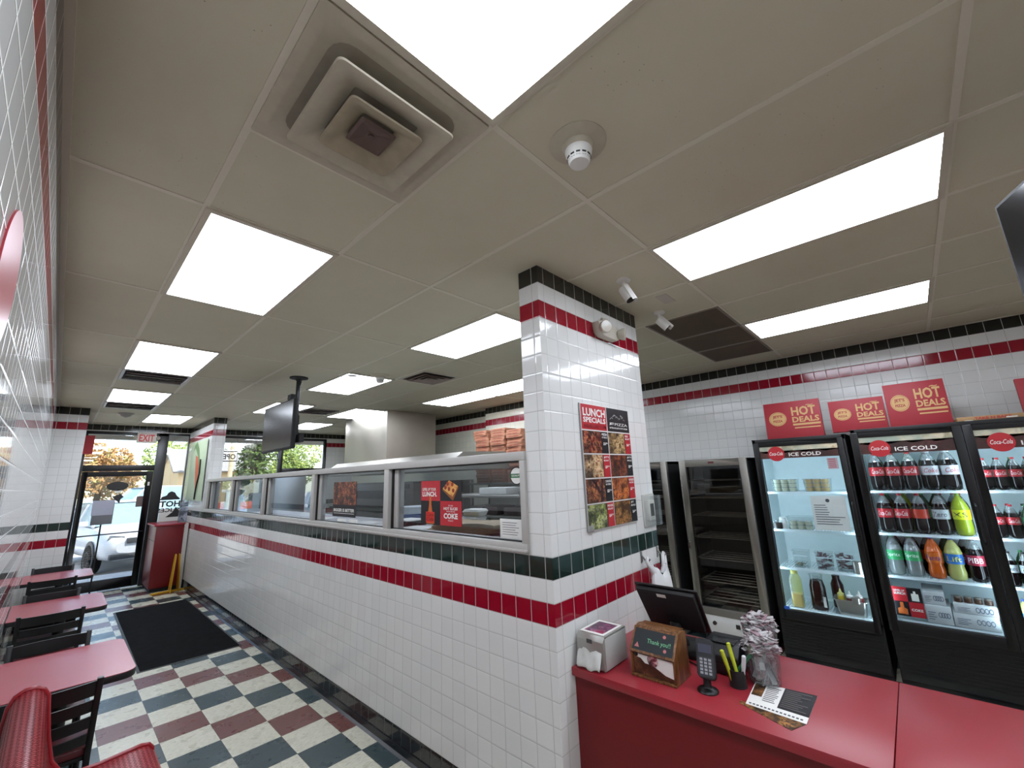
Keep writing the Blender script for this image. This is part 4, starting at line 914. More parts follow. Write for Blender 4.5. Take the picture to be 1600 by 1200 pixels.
# ---------------------------------------------------------------- display boxes on the coolers
TAN = P('kraft_print', 'c9a069', .6); BOXRED = P('box_red', '9c232d', .55); KRAFT = P('kraft_board', 'a8835a', .75)
def deals_box(y0, y1, z0, z1, lab, x, cut=1.0, lean=.08):
    t = thing('pizza_box', lab, 'pizza box', (x, (y0 + y1) / 2, z0)); w = y0 - y1; h = z1 - z0
    d = Vector((math.sin(lean), 0, math.cos(lean))); n = Vector((-d.z, 0, d.x)); o = Vector((0, w / 2, 0))
    b = MB(); b.prism([(0, 0), (w, 0), (w, h), (0, h)], o, -Y, d, -n, .045); b.build('box', BOXRED, t, bevel=.003)
    def tt(b, s, a, c, hh, ww): b.text(s, o + n * .001 - Y * w * a + d * h * c, -Y, d, hh * h, ww * w, .03)
    b = MB(); tt(b, 'HOT', .50, .60, .24, .42); tt(b, 'DEALS', .50, .42, .15, .46)
    b.prism([(w * .50, h * .34), (w * .97, h * .34), (w * .97, h * .39), (w * .50, h * .39)], o + n * .0005, -Y, d, n, .0006)
    b.prism([(w * .52, h * .26), (w * .96, h * .26), (w * .96, h * .29), (w * .52, h * .29)], o + n * .0005, -Y, d, n, .0006)
    b.text('~', o + n * .001 - Y * w * .76 + d * h * .84, -Y, Vector((0, -.4, 1)), .04 * h, .12 * w, .03)
    b.build('lettering', TAN, t)
    b = MB(); b.loops([[o + n * .0012 - Y * (w * .24 + s * .16 * w * math.cos(a)) + d * (h * .55 + s * .19 * h * math.sin(a)) for a in [2 * PI * j / 28 for j in range(28)]] for s in (1, .9)])
    b.prism([(w * .24 + .14 * w * math.cos(a), h * .55 + .165 * h * math.sin(a)) for a in [2 * PI * j / 28 for j in range(28)]], o + n * .0005, -Y, d, n, .0006)
    b.build('round_emblem', TAN, t)
    MB().text("JET'S", o + n * .0018 - Y * w * .24 + d * h * .56, -Y, d, .09 * h, .18 * w, .03, align='C').text('PIZZA', o + n * .0018 - Y * w * .24 + d * h * .46, -Y, d, .06 * h, .17 * w, .03, align='C').build('emblem_lettering', BOXRED, t)
deals_box(-.408, -.912, 2.062, 2.455, 'red hot deals pizza box standing on the narrow cooler', 4.90)
deals_box(-.98, -1.400, 2.09, 2.40, 'low red hot deals pizza box, middle one of the three on the coolers', 4.90)
deals_box(-1.412, -1.818, 2.09, 2.495, 'tallest red hot deals pizza box on the wide cooler, right of the other two', 4.90)
deals_box(-2.225, -2.62, 2.13, 2.42, 'red pizza box cut off by the right picture edge above the coolers', 4.98)
t = thing('flat_carton', 'flat brown kraft carton with red print lying on top of the wide cooler', 'carton', (4.95, -2.05, 2.09))
MB().box((4.78, -1.83, 2.092), (5.2, -2.21, 2.128)).W('box', KRAFT, t, bevel=.004)
MB().text("TAKE N BAKE", (4.779, -1.93, 2.10), -Y, Z, .02, .2, .03).W('lettering', P('print_red', 'b3222c', .4), t)
MB().box((4.778, -1.87, 2.092), (4.7795, -1.92, 2.099)).box((4.778, -2.1, 2.1), (4.7795, -2.16, 2.108)).W('white_patch', PWHITE, t)

# ---------------------------------------------------------------- glass warmer cabinets
SF = steel('frame_steel', 'a8a49c', .35); DARKIN = P('warmer_interior', '2b2521', .4, .3)
def warmer(y0, y1, lab):
    t = thing('warming_cabinet', lab, 'warming cabinet', (XC + .35, (y0 + y1) / 2, 0)); xb = XC + .68; zt = 1.888
    b = MB(); b.box((XC + .04, y0, .1), (xb, y0 - .025, zt)).box((XC + .04, y1, .1), (xb, y1 + .025, zt)).box((XC + .04, y0, zt - .03), (xb, y1, zt)).box((xb - .02, y0, .1), (xb, y1, zt)).box((XC + .04, y0, .26), (xb, y1, .3)); b.W('cabinet', BLACKM, t)
    MB().box((XC + .05, y0 - .026, .301), (XC + .055, y0 - .027, .302)).box((xb - .03, y0 - .026, .3), (xb - .021, y1 + .026, zt - .03)).box((XC + .06, y0 - .0255, .3), (xb - .03, y0 - .030, zt - .03)).box((XC + .06, y1 + .0255, .3), (xb - .03, y1 + .030, zt - .03)).W('liner', DARKIN, t)
    b = MB(); b.box((XC, y0, .29), (XC + .045, y0 - .07, zt)).box((XC, y1, .29), (XC + .045, y1 + .07, zt)).box((XC, y0 - .07, zt - .075), (XC + .045, y1 + .07, zt)).box((XC, y0 - .07, .29), (XC + .045, y1 + .07, .36)); d = b.W('door_frame', SF, t, bevel=.003)
    MB().box((XC + .012, y0 - .07, .36), (XC + .016, y1 + .07, zt - .075)).W('glass', glass('warmer_glass', (.72, .70, .68), .9), d, smooth=False)
    MB().box((XC - .001, (y0 + y1) / 2 + .03, zt - .045), (XC, (y0 + y1) / 2 - .03, zt - .025)).W('maker_plate', P('plate_darkred', '5a1a1c', .4), d)
    MB().tube([(XC, y0 - .02, .93), (XC - .03, y0 - .02, .95), (XC - .03, y0 - .02, 1.0), (XC, y0 - .02, 1.02)], .01, 8).W('latch', CHROME, d)
    b = MB()
    for k in range(3): b.box((XC - .004, y0 - .004, 1.6 + k * .05), (XC, y0 - .016, 1.62 + k * .05))
    b.W('hinge', CHROME, d)
    for z in (1.66, 1.47, 1.28, 1.05, .83, .6, .42):
        b = MB()
        for x in (.08, .2, .32, .44, .56): b.tube([(XC + x, y0 - .04, z), (XC + x, y1 + .04, z)], .004, 6)
        for y in (y0 - .05, y1 + .05): b.tube([(XC + .08, y, z), (XC + .6, y, z)], .006, 6)
        b.box((XC + .08, y0 - .033, z - .012), (XC + .6, y0 - .05, z - .003)).box((XC + .08, y1 + .033, z - .012), (XC + .6, y1 + .05, z - .003))
        b.W('wire_shelf', P('wire_chrome', 'a8a49c', .3, .7), t)
    MB().box((XC + .005, y0, .12), (XC + .04, y1, .285)).W('control_panel', P('panel_white', 'c9c8c4', .4), t, bevel=.003)
    b = MB(); yc = (y0 + y1) / 2
    b.lathe([(.02, 0), (.018, .015), (0, .016)], (XC + .004, y0 - .18, .215), 18, (-1, 0, 0))
    b.box((XC + .001, yc - .03, .195), (XC + .005, yc - .07, .235)).box((XC + .001, yc - .23, .195), (XC + .005, yc - .27, .235)); b.lathe([(.035, 0), (.033, .006), (0, .008)], (XC + .004, yc - .15, .2), 22, (-1, 0, 0)); b.W('switches', P('switch_dark', '2a2422', .35), t)
    for sy in (y0 - .06, y1 + .06):
        for sx in (XC + .08, xb - .06): MB().cyl((sx, sy, 0), (sx, sy, .1), .02, 10).W('foot', BLACKM, t)
    return t
warmer(.468, -.24, 'tall glass door warming cabinet with empty wire shelves, left of the narrow cooler')
warmer(1.33, .62, 'second glass warming cabinet, mostly hidden behind the pillar')

# ---------------------------------------------------------------- dining side
CH = P('chair_black_metal', '060607', .4); SEATR = P('dark_red_vinyl', '5e1c22', .4)
def make_chair():
    t = thing('dining_chair', 'x', 'chair', group='black ladder-back chairs')
    MB().prism([(p[0], p[1]) for p in rrect(.195, .19, .04, 0)], (0, .01, .435), X, Y, Z, .04).build('seat', SEATR, t, bevel=.01)
    b = MB(); b.box((-.19, -.18, .415), (.19, .19, .435)); b.build('seat_frame', CH, t, bevel=.003)
    for s in (-1, 1):
        MB().tube([(s * .17, .17, .415), (s * .18, .185, 0)], .013, 8).build('leg', CH, t)
        b = MB(); pts = [(s * .18, -.23, 0), (s * .182, -.19, .25), (s * .182, -.185, .44), (s * .184, -.2, .62), (s * .186, -.235, .812)]
        rg = []
        for p in pts: rg.append([(p[0] + dx, p[1] + dy, p[2]) for dx, dy in ((-.013, -.013), (.013, -.013), (.013, .016), (-.013, .016))])
        b.loops(rg); b.quad(*rg[-1]); b.quad(*rg[0][::-1]); b.build('back_post', CH, t, bevel=.002)
    for z0, hh, y0 in ((.728, .072, -.222), (.648, .058, -.206), (.57, .055, -.198), (.495, .05, -.190)):
        rg = []
        for k in range(9):
            a = k / 8 * 2 - 1; x = a * .18; yb = y0 - .028 * (1 - a * a)
            rg.append([(x, yb - .006, z0), (x, yb + .006, z0), (x, yb + .000, z0 + hh), (x, yb - .012, z0 + hh)])
        MB().loops(rg).build('slat', CH, t)
    MB().tube([(-.17, -.2, .18), (.17, -.2, .18)], .009, 8).tube([(-.17, .18, .18), (.17, .18, .18)], .009, 8).build('stretcher', CH, t)
    return t
ch = make_chair(); cxx = -.182
spots = [(1.88 + .235, 0, 'nearest black ladder-back chair with dark red seat, before the first red table'), (3.04 - .235, PI, 'black chair pushed under the far side of the nearest red table'),
         (3.98 + .235, 0, 'black chair on the near side of the second red table'), (5.05 - .235, PI, 'black chair pushed under the far side of the second red table'),
         (6.02 + .235, 0, 'black chair on the near side of the farthest red table'), (7.25 - .235, PI, 'farthest black chair, beyond the farthest red table')]
for i, (y, rz, lab) in enumerate(spots):
    if i == 0: ch.location = (cxx, y, 0); ch['label'] = lab
    else: dup(ch, (cxx, y, 0), rz, lab)
EDGE = P('table_edge_black', '0c0c0d', .35)
for y0, y1, lab in [(2.07, 2.88, 'nearest red laminate table with rounded black edge against the left wall'), (4.19, 4.97, 'second red laminate table, left of the black floor mat'), (6.34, 7.08, 'farthest red laminate table near the tiled pier')]:
    t = thing('dining_table', lab, 'table', (-.132, (y0 + y1) / 2, 0), group='red wall tables'); hw, hh = .31, (y1 - y0) / 2
    out = [(-hw, -hh), (hw - .07, -hh)] + [(hw - .07 + .07 * math.sin(a), -hh + .07 - .07 * math.cos(a)) for a in [PI / 2 * k / 6 for k in range(1, 7)]] + [(hw - .07 + .07 * math.cos(a), hh - .07 + .07 * math.sin(a)) for a in [PI / 2 * k / 6 for k in range(7)]] + [(-hw, hh)]
    MB().prism([(p[0] * .996, p[1] * .996) for p in out], (0, 0, .746), X, Y, Z, .004).build('table_top', TABLE, t)
    MB().prism(out, (0, 0, .71), X, Y, Z, .037).build('black_edge', EDGE, t, bevel=.004)
    MB().cyl((.02, 0, .04), (.02, 0, .71), .038, 16).box((-.16, -.12, .695), (.2, .12, .71)).build('pedestal', CH, t)
    b = MB()
    for a in range(4):
        d = Vector((math.cos(a * PI / 2), math.sin(a * PI / 2), 0)); L = .25
        b.loops([[Vector((.02, 0, 0)) + d * q + d.cross(Z) * (s * w) + Z * z for s, z in ((-1, .0), (1, .0), (1, h), (-1, h))] for q, w, h in ((0, .035, .06), (L, .022, .025))])
    b.build('base', CH, t)
# red mesh bench in the foreground
MESH = NT('red_coated_mesh'); o_ = MESH.n('ShaderNodeUVMap'); o_.uv_map = 'uv'; o_ = o_.outputs[0]; sx = MESH.n('ShaderNodeSeparateXYZ'); MESH.l(o_, sx.inputs[0])
wv = MESH.M('MULTIPLY', MESH.M('SINE', MESH.M('MULTIPLY', sx.outputs[1], 2 * PI / .032)), .5)
uu = MESH.M('MULTIPLY', sx.outputs[0], 1 / .018)
fr = MESH.M('SUBTRACT', MESH.M('FRACT', MESH.M('ADD', uu, MESH.M('MULTIPLY', wv, 1.3))), .5)
hole = MESH.M('LESS_THAN', MESH.M('ABSOLUTE', fr), .26)
edge = MESH.M('MULTIPLY', hole, MESH.M('LESS_THAN', MESH.M('ABSOLUTE', MESH.M('SINE', MESH.M('MULTIPLY', sx.outputs[1], 2 * PI / .032))), .93))
MESH.set(col=MESH.mix(edge, srgb('9c1822'), srgb('1c0205')), rough=MESH.M('ADD', .3, MESH.M('MULTIPLY', edge, .65)), spec=MESH.M('MULTIPLY', MESH.M('SUBTRACT', 1.0, edge), .45)); MESH.bump(MESH.M('SUBTRACT', 1.0, MESH.M('MINIMUM', MESH.M('MULTIPLY', MESH.M('ABSOLUTE', fr), 3.0), 1.0)), -1.0, .006); MESH = MESH.m
REDTUBE = P('red_coating', '8a121c', .3)
t = thing('mesh_bench', 'red coated wire mesh bench with rolled back at the lower left', 'bench', (-.05, 1.0, 0))
prof = [(-.30, .42), (-.315, .62), (-.318, .78), (-.312, .85), (-.296, .888), (-.27, .905), (-.238, .905), (-.212, .89), (-.195, .86), (-.188, .80), (-.172, .68), (-.148, .57), (-.11, .51), (-.06, .487), (.02, .483), (.12, .492), (.18, .497), (.21, .49), (.226, .47), (.23, .44)]
rg = []
for y, k in ((1.655, .985), (1.64, 1.0), (.5, 1.0), (-.2, 1.0)): rg.append([(x, y, .45 + (z - .45) * k) for x, z in prof])
sh = MB().loops(rg, close=False).W('mesh_shell', MESH, t, ang=60)
al = [0]
for p, q in zip(prof, prof[1:]): al.append(al[-1] + math.hypot(q[0] - p[0], q[1] - p[1]))
uvl = sh.data.uv_layers.new(name='uv')
for lp in sh.data.loops: uvl.data[lp.index].uv = (al[lp.vertex_index % len(prof)], sh.data.vertices[lp.vertex_index].co.y)
MB().tube([(x, 1.655, z) for x, z in prof], .012, 8).W('end_tube', REDTUBE, t, ang=80)
MB().tube([(.226, 1.65, .452), (.226, -.2, .452)], .013, 8).W('front_tube', REDTUBE, t)
for y in (1.45, .3):
    MB().tube([(.2, y, .45), (.2, y, 0)], .015, 8).tube([(-.29, y, .45), (-.29, y, 0)], .015, 8).tube([(.2, y, .43), (-.29, y, .43)], .015, 8).W('leg_frame', P('bench_leg_black', '121213', .4), t)
# floor mat
g = NT('carpet_pile'); oo = g.obj(); nz = g.noise(oo, 300, 2); n2_ = g.noise(oo, 9, 3); g.set(col=g.mix(g.M('MULTIPLY', n2_, nz), srgb('0d0d0e'), srgb('2c2c2d')), rough=.95, spec=.1); g.bump(nz, .8, .004)
t = thing('floor_mat', 'large black carpet entrance mat on the chequered floor', 'floor mat', (.95, 6.02, 0))
MB().prism([(-.43, -1.52), (.43, -1.55), (.44, 1.52), (-.4, 1.52)], (0, 0, 0), X, Y, Z, .008).build('carpet', g.m, t, bevel=.002)
b = MB(); b.prism([(-.455, -1.545), (.45, -1.575), (.46, 1.545), (-.425, 1.545)], (0, 0, 0), X, Y, Z, .004); b.build('rubber_edge', P('mat_rubber', '333434', .5), t)
# red cabinet, wet floor sign, leaflet rack by the window
t = thing('red_cabinet', 'red laminate cabinet at the end of the tiled half wall beside the door', 'cabinet', (1.22, 9.0, 0))
MB().box((1.03, 8.62, .07), (1.44, 9.45, 1.12)).W('body', DARKRED, t, bevel=.003)
MB().box((1.0, 8.6, 1.12), (1.46, 9.5, 1.15)).W('worktop', REDLAM, t, bevel=.003)
MB().box((1.06, 8.66, 0), (1.44, 9.45, .07)).W('plinth', BLACKM, t)
MB().box((1.44, 8.60, .0), (1.498, 9.5, 1.14)).W('side_panel', P('panel_offwhite', 'c9c6bf', .4), t)
MB().box((1.028, 8.66, .86), (1.03, 9.4, .872)).W('swing_door_gap', RUBBER, t)
YELP = P('yellow_plastic', 'd0a01c', .45)
t = thing('wet_floor_sign', 'folded yellow wet floor sign standing in front of the red cabinet', 'wet floor sign', (1.35, 8.35, 0))
for s in (-1, 1): MB().prism([(-.13, 0), (-.09, 0), (-.07, .06), (.07, .06), (.09, 0), (.13, 0), (.085, .6), (.05, .64), (-.05, .64), (-.085, .6)], (s * .035 + s * .02, 0, 0), Y, (Vector((-s * .05, 0, 1))).normalized(), X * s, .008).build('panel', YELP, t, bevel=.003)
MB().text('CAUTION', (-.058, .1, .2), Z, Y, .04, .32, .03).build('lettering', P('print_dark', '3c2a10', .5), t)
tag(MB().prism([(0, 0), (.5, 0), (.5, .04), (0, .04)], (1.05, 8.38, .0), Vector((1, .12, 0)).normalized(), Y, Z, .03).build('yellow_sign_foot', YELP, bevel=.004), 'flat yellow plastic piece lying on the floor under the wet floor sign', 'plastic piece')
t = thing('leaflet_rack', 'small rack of printed leaflets on the end of the red cabinet by the window', 'leaflet rack', (1.4, 8.75, 1.15))
MB().box((1.35, 8.72, 1.15), (1.49, 8.80, 1.165)).box((1.35, 8.79, 1.15), (1.49, 8.80, 1.56)).W('rack', CLEAR, t)
b = MB()
for k in range(4): b.box((1.36, 8.735 + k * .01, 1.17 + k * .09), (1.48, 8.742 + k * .01, 1.25 + k * .09))
b.W('leaflets', food('leaflet_print', ['2c3a44', '8a98a8', 'c8d0dc', 'a090c0'], 20), t)
# chilli art print on the inner wall
t = thing('chilli_print', 'pale green art print with a red chilli pepper, on the wall between the windows', 'art print', (XW - .013, 8.45, 1.7)); ax_ = XW - .018
MB().box((ax_, 7.82, 1.55), (ax_ + .002, 9.15, 2.66)).W('sheet', P('print_pale_green', 'a9b79a', .5), t)
MB().prism([(-.42, .95), (-.30, 1.0), (-.05, .85), (.18, .6), (.25, .3), (.22, .02), (.30, .3), (.27, .62), (.05, .95), (-.2, 1.12), (-.38, 1.05)], (ax_ - .001, 8.5, 1.55), -Y, Z, -X, .001).W('green_stem', P('print_leaf', '5a7a48', .5), t)
MB().prism([(-.2, .85), (.02, .8), (.18, .6), (.16, .35), (.05, .2), (-.08, .5)], (ax_ - .0015, 8.5, 1.55), -Y, Z, -X, .001).W('pepper', P('print_chilli', 'b8502c', .5), t)
MB().tube([(ax_ - .012, 8.5 - a, 1.55 + c) for a, c in ((.3, .75), (.33, .5), (.2, .28), (.16, .12), (.15, .02))], .012, 6).W('black_outline', PBLACK, t)

# hanging screen over the half wall
t = thing('hanging_screen', 'black flat screen hanging on a ceiling pole above the half wall', 'television', (1.5, 3.7, H))
MB().lathe([(.10, 0), (.10, -.012), (.04, -.02), (.03, -.04)][::-1], (1.52, 3.66, H), 24).W('ceiling_plate', BLACKM, t)
MB().cyl((1.52, 3.66, H - .02), (1.52, 3.66, 2.35), .024, 14).W('pole', BLACKM, t)
MB().tube([(1.52 + .02 * math.cos(k), 3.66 - .03 + .02 * math.sin(k * 1.3), H - .05 - k * .06) for k in range(11)], .007, 6).W('cable', RUBBER, t)
MB().box((1.46, 3.5, 2.3), (1.5, 3.95, 2.55)).box((1.5, 3.6, 2.4), (1.53, 3.72, 2.5)).W('bracket', BLACKM, t)
c_ = Vector((1.43, 3.93, 2.455)); s = t
b = MB(); b.bc(c_, (.045, 1.0, .565)); b.W('screen_shell', BLACKM, t, bevel=.006)
MB().bc(c_ + Vector((-.0235, 0, .005)), (.002, .965, .53)).W('glass', P('screen_glass', '0c0c0e', .22), t)
MB().box((1.41, 3.55, 2.742), (1.47, 3.66, 2.80)).W('small_box', BLACKM, t, bevel=.004)
MB().box((1.48, 3.38, 2.24), (1.52, 3.52, 2.33)).W('media_box', BLACKM, t)
# dark menu screen at the upper right edge
t = thing('menu_screen', 'black corner of a ceiling-hung menu screen at the right picture edge', 'screen', (1.8, -2.1, 2.5))
q_ = Vector((-.94, -.3, 0)).normalized(); o_ = Vector((2.22, -1.972, 2.8)); n_ = q_.cross(Z)
MB().prism([(0, 0), (1.0, 0), (1.0, -.56), (0, -.56)], o_, q_, Z, n_, .05).W('shell', BLACKM, t, bevel=.004)
MB().prism([(.015, -.015), (.985, -.015), (.985, -.545), (.015, -.545)], o_ + n_ * .0505, q_, Z, n_, .002).W('glass', P('screen_glass', '0c0c0e', .22), t)
m_ = o_ + q_ * .5
MB().cyl((m_.x, m_.y, H), (m_.x, m_.y, 2.78), .02, 12).W('pole', BLACKM, t)
# round red poster fragment on the left wall
tag(MB().lathe([(.17, 0), (.17, .004), (0, .005)], (XL, .02, 2.30), 36, (1, 0, 0)).build('wall_disc', P('faded_red_print', 'b03a44', .3)), 'round red disc on the glossy left wall at the picture edge', 'sign')

# ---------------------------------------------------------------- kitchen behind the half wall
KST = steel('kitchen_steel', 'a09c94', .48, (2, 2, 2)); DKST = steel('dark_steel', '6e6a66', .35)
t = thing('pass_shelf', 'pale worktop shelf just behind the partition glass', 'worktop', (1.9, 3.7, 1.38))
MB().box((XW + .152, .1, 1.355), (2.2, 7.3, 1.385)).W('top', P('pale_worktop', 'b9babb', .3), t, bevel=.003)
MB().box((2.12, .1, .9), (2.16, 7.3, 1.355)).W('back_board', KST, t)
t = thing('exhaust_hood', 'big dented stainless exhaust hood hanging from the kitchen ceiling', 'exhaust hood', (4.2, 6.0, 2.0))
b = MB(); n = 12
def hood_x(y, z): return 3.6 + .03 * math.sin(y * 3.1) * math.sin(z * 4) - .05 * math.exp(-((y - 5.9) ** 2 + (z - 2.6) ** 2) / .12)
b.loops([[(hood_x(5.2 + 1.6 * i / n, 2.15 + .877 * j / n) if 0 < i < n else 3.6, 5.2 + 1.6 * i / n, 2.15 + .877 * j / n) for i in range(n + 1)] for j in range(n + 1)], close=False)
b.quad((3.6, 5.2, 2.15), (4.66, 5.2, 2.15), (4.66, 5.2, H), (3.6, 5.2, H)); b.quad((3.6, 6.8, 2.15), (4.66, 6.8, 2.15), (4.66, 6.8, H), (3.6, 6.8, H)); b.quad((4.66, 5.2, 2.15), (4.66, 6.8, 2.15), (4.66, 6.8, H), (4.66, 5.2, H))
b.W('duct_housing', steel('hood_steel', 'b4aea2', .42, (1, 1, 1)), t, ang=40)
b = MB(); b.loops([[(3.25, y, 1.90), (3.25, y, 1.98), (3.5, y, 2.14), (4.35, y, 2.16), (4.42, y, 2.0), (4.42, y, 1.9)] for y in (3.0, 6.9)])
for y in (3.0, 6.9): b.quad((3.25, y, 1.90), (3.25, y, 1.98), (3.5, y, 2.14), (4.35, y, 2.16), (4.42, y, 2.0), (4.42, y, 1.9))
b.W('canopy', KST, t, smooth=False)
MB().box((3.248, 4.35, 1.985), (3.252, 4.6, 2.04)).W('canopy_label', PAPER, t)
t = thing('pizza_oven', 'dark stainless conveyor pizza oven under the exhaust hood', 'oven', (4.0, 4.9, 0))
MB().box((3.5, 4.2, .5), (4.75, 6.7, 1.75)).W('body', DKST, t, bevel=.01)
MB().box((3.495, 4.4, 1.48), (3.5, 6.5, 1.62)).W('opening', BLACK, t)
MB().box((3.35, 4.1, 1.30), (3.5, 6.8, 1.34)).W('conveyor', KST, t)
MB().box((3.49, 4.3, 1.65), (3.5, 4.7, 1.72)).W('control_plate', PBLACK, t)
for y in (4.3, 6.6):
    for x in (3.6, 4.6): MB().cyl((x, y, 0), (x, y, .5), .03, 10).W('leg', KST, t)
t = thing('prep_table', 'long stainless preparation table in the middle of the kitchen', 'table', (2.9, 4.0, 0))
MB().box((2.65, 1.0, .87), (3.25, 6.8, .91)).W('top', KST, t, bevel=.003)
MB().box((2.68, 1.0, .3), (3.2, 6.8, .33)).W('undershelf', KST, t)
for y in (1.1, 3.9, 6.7):
    for x in (2.7, 3.2): MB().cyl((x, y, 0), (x, y, .87), .02, 8).W('leg', KST, t)
t = thing('upright_fridge', 'tall pale stainless fridge seen through the third partition pane', 'fridge', (2.9, 8.2, 0))
MB().box((2.62, 7.75, 0), (3.25, 8.9, 1.98)).W('body', steel('pale_steel', 'b4bcc4', .4), t, bevel=.01)
for y in (7.77, 8.34): MB().box((2.6, y, .2), (2.62, y + .54, 1.9)).W('door', steel('pale_steel', 'b4bcc4', .4), t, bevel=.006)
MB().cyl((2.58, 8.3, 1.1), (2.58, 8.3, 1.5), .01, 8).W('handle', CHROME, t)
# wall rack and stacks of pizza boxes
t = thing('wire_rack', 'steel storage rack against the kitchen wall carrying the pizza boxes', 'storage rack', (4.7, 3.4, 0))
for z in (.4, .95, 1.32, 1.69): MB().box((4.50, 2.7, z - .03), (4.97, 4.05, z)).W('shelf', KST, t)
for y in (2.72, 4.03):
    for x in (4.52, 4.95): MB().cyl((x, y, 0), (x, y, 1.74), .014, 8).W('post', KST, t)
BXK = P('pizza_box_board', '9c6a50', .7); BXP = P('pizza_box_print', '7a2a20', .6)
def pbox():
    t = thing('pizza_box', 'x', 'pizza box', group='folded pizza boxes stacked on the kitchen rack')
    MB().box((-.19, -.16, 0), (.19, .16, .044)).build('box', BXK, t, bevel=.002)
    MB().text('HOT PIZZA', (-.191, .10, .012), -Y, Z, .02, .2, .03).build('print', BXP, t)
    return t
ORD = 'first second third fourth fifth sixth seventh eighth ninth tenth eleventh twelfth thirteenth fourteenth fifteenth sixteenth seventeenth eighteenth nineteenth'.split()
p0 = None
for col, (yc, n) in enumerate([(3.70, 19), (3.34, 19), (2.97, 18)]):
    for k in range(n):
        z = 1.692 + k * .0452; l = 'folded pizza box in the %s stack, %s' % (['far', 'middle', 'near'][col] + ' kitchen', 'lowest' if k == 0 else 'topmost' if k == n - 1 else '%s from the bottom' % ORD[k])
        x = 4.70 + R.uniform(-.015, .015); y = yc + R.uniform(-.012, .012) + (.05 if (col == 0 and k > 15) else 0)
        if p0 is None: p0 = pbox(); p0.location = (x, y, z); p0['label'] = l; p0['group'] = 'pizza boxes in the far stack'
        else: dup(p0, (x, y, z), R.uniform(-.05, .05), l, 'pizza boxes in the %s stack' % ['far', 'middle', 'near'][col])
# things on the pass shelf
def styro(p): 
    t = thing('foam_container', 'x', 'foam container', p)
    MB().loops([rrect(.06, .07, .015, 0), rrect(.072, .082, .02, .03)]).prism([(q[0], q[1]) for q in rrect(.06, .07, .015, 0)], (0, 0, 0), X, Y, Z, .002).build('base', WHITE, t)
    MB().loops([rrect(.074, .084, .02, .03), rrect(.074, .084, .02, .034), rrect(.062, .072, .018, .05)]).prism([(q[0], q[1]) for q in rrect(.062, .072, .018, 0)], (0, 0, .048), X, Y, Z, .002).build('lid', WHITE, t); return t
s0 = styro((2.02, 1.14, 1.386)); s0['label'] = 'lowest white foam container of the stack behind the paper bags'; s0['group'] = 'stack of foam containers'
for k in (1, 2): dup(s0, (2.02 + .01 * k, 1.14 - .008 * k, 1.386 + .052 * k), .1 * k, ['', 'middle white foam container of the stack behind the paper bags', 'top white foam container of the stack behind the paper bags'][k])
BAGP = P('brown_paper', 'b09a7c', .8, 0, .12, 12)
for k in range(9):
    b = MB(); z = 1.387 + k * .0095; y0 = .74 + R.uniform(0, .03); 
    rg = []
    for i in range(9):
        f = i / 8; y = y0 + .62 * (f - .02 * k * .5) ; zz = z + .006 * math.sin(f * 7)
        rg.append([(1.74, y - k * .012, zz), (1.98, y - k * .012, zz + .004), (1.98, y - k * .012, zz + .008), (1.74, y - k * .012, zz + .006)])
    b.loops(rg); b.quad(*rg[0]); b.quad(*rg[-1])
    o = b.build('paper_bag', BAGP); tag(o, 'flat brown paper bag, %s of the pile behind the partition glass' % ['lowest', 'second from bottom', 'third from bottom', 'fourth from bottom', 'middle', 'fourth from top', 'third from top', 'second from top', 'topmost'][k], 'paper bag', 'pile of flat paper bags')
CRUMP = glass('clear_bag', (.6, .62, .64), 2, .22)
b = MB(); rg = []; rr = random.Random(9)
for i, (z, w) in enumerate([(1.39, .06), (1.45, .055), (1.52, .06), (1.60, .10), (1.68, .12), (1.74, .09), (1.79, .04), (1.82, .045)]):
    rg.append([(1.86 + w * .8 * math.cos(a) + rr.uniform(-.02, .02), .30 + w * math.sin(a) + rr.uniform(-.022, .022), z + rr.uniform(-.012, .012)) for a in [2 * PI * j / 16 for j in range(16)]])
tag(b.loops(rg).build('plastic_bag', CRUMP, ang=20), 'bulging crumpled clear plastic bag inside the near end of the partition glass', 'plastic bag')
t = thing('label_printer', 'small dark box with white lid on the pass shelf left of the lunch poster', 'box', (1.95, 1.95, 1.386))
MB().box((1.85, 1.80, 1.386), (2.05, 2.05, 1.43)).W('box', BLACKM, t, bevel=.004); MB().box((1.85, 1.80, 1.43), (2.05, 2.05, 1.438)).W('lid', PAPER, t)
for k, (y, d) in enumerate([(1.5, .3), (2.35, .28), (2.8, .25), (3.4, .3)]):
    tag(MB().box((1.7, y, 1.386), (1.95, y + d, 1.391)).build('paper_sheet', PAPER), 'white sheet of paper on the pass shelf, %s from the near end' % ['first', 'second', 'third', 'fourth'][k], 'paper')
t = thing('sauce_bucket', 'white bucket with a blue ring behind the slice poster pane', 'bucket', (2.0, 1.95 + .1, 1.386)); t.location = (2.35, 2.45, 1.2)
MB().lathe([(0, 0), (.13, 0), (.15, .3), (.155, .3), (.155, .31)], n=26).build('bucket', P('bucket_white', 'c6ccd0', .4), t)
MB().lathe([(.1455, .18), (.149, .24)], n=26).build('blue_ring', P('print_blue', '2e4c80', .5), t)
MB().box((2.2, 2.2, 1.17), (2.5, 2.7, 1.199)).build('bucket_stand', KST, None)['label'] = 'small steel stand under the white bucket'
bpy.data.objects['bucket_stand']['category'] = 'stand'
t = thing('wall_shelf_unit', 'steel overshelf with foil and boxes seen through the nearest partition pane', 'shelf', (3.5, 1.9, 0))
for z in (1.36, 1.58): MB().box((3.1, 1.1, z - .03), (3.6, 2.9, z)).W('shelf', KST, t, bevel=.002)
for y in (1.15, 2.85): MB().cyl((3.35, y, .91), (3.35, y, 1.6), .018, 8).W('post', KST, t)
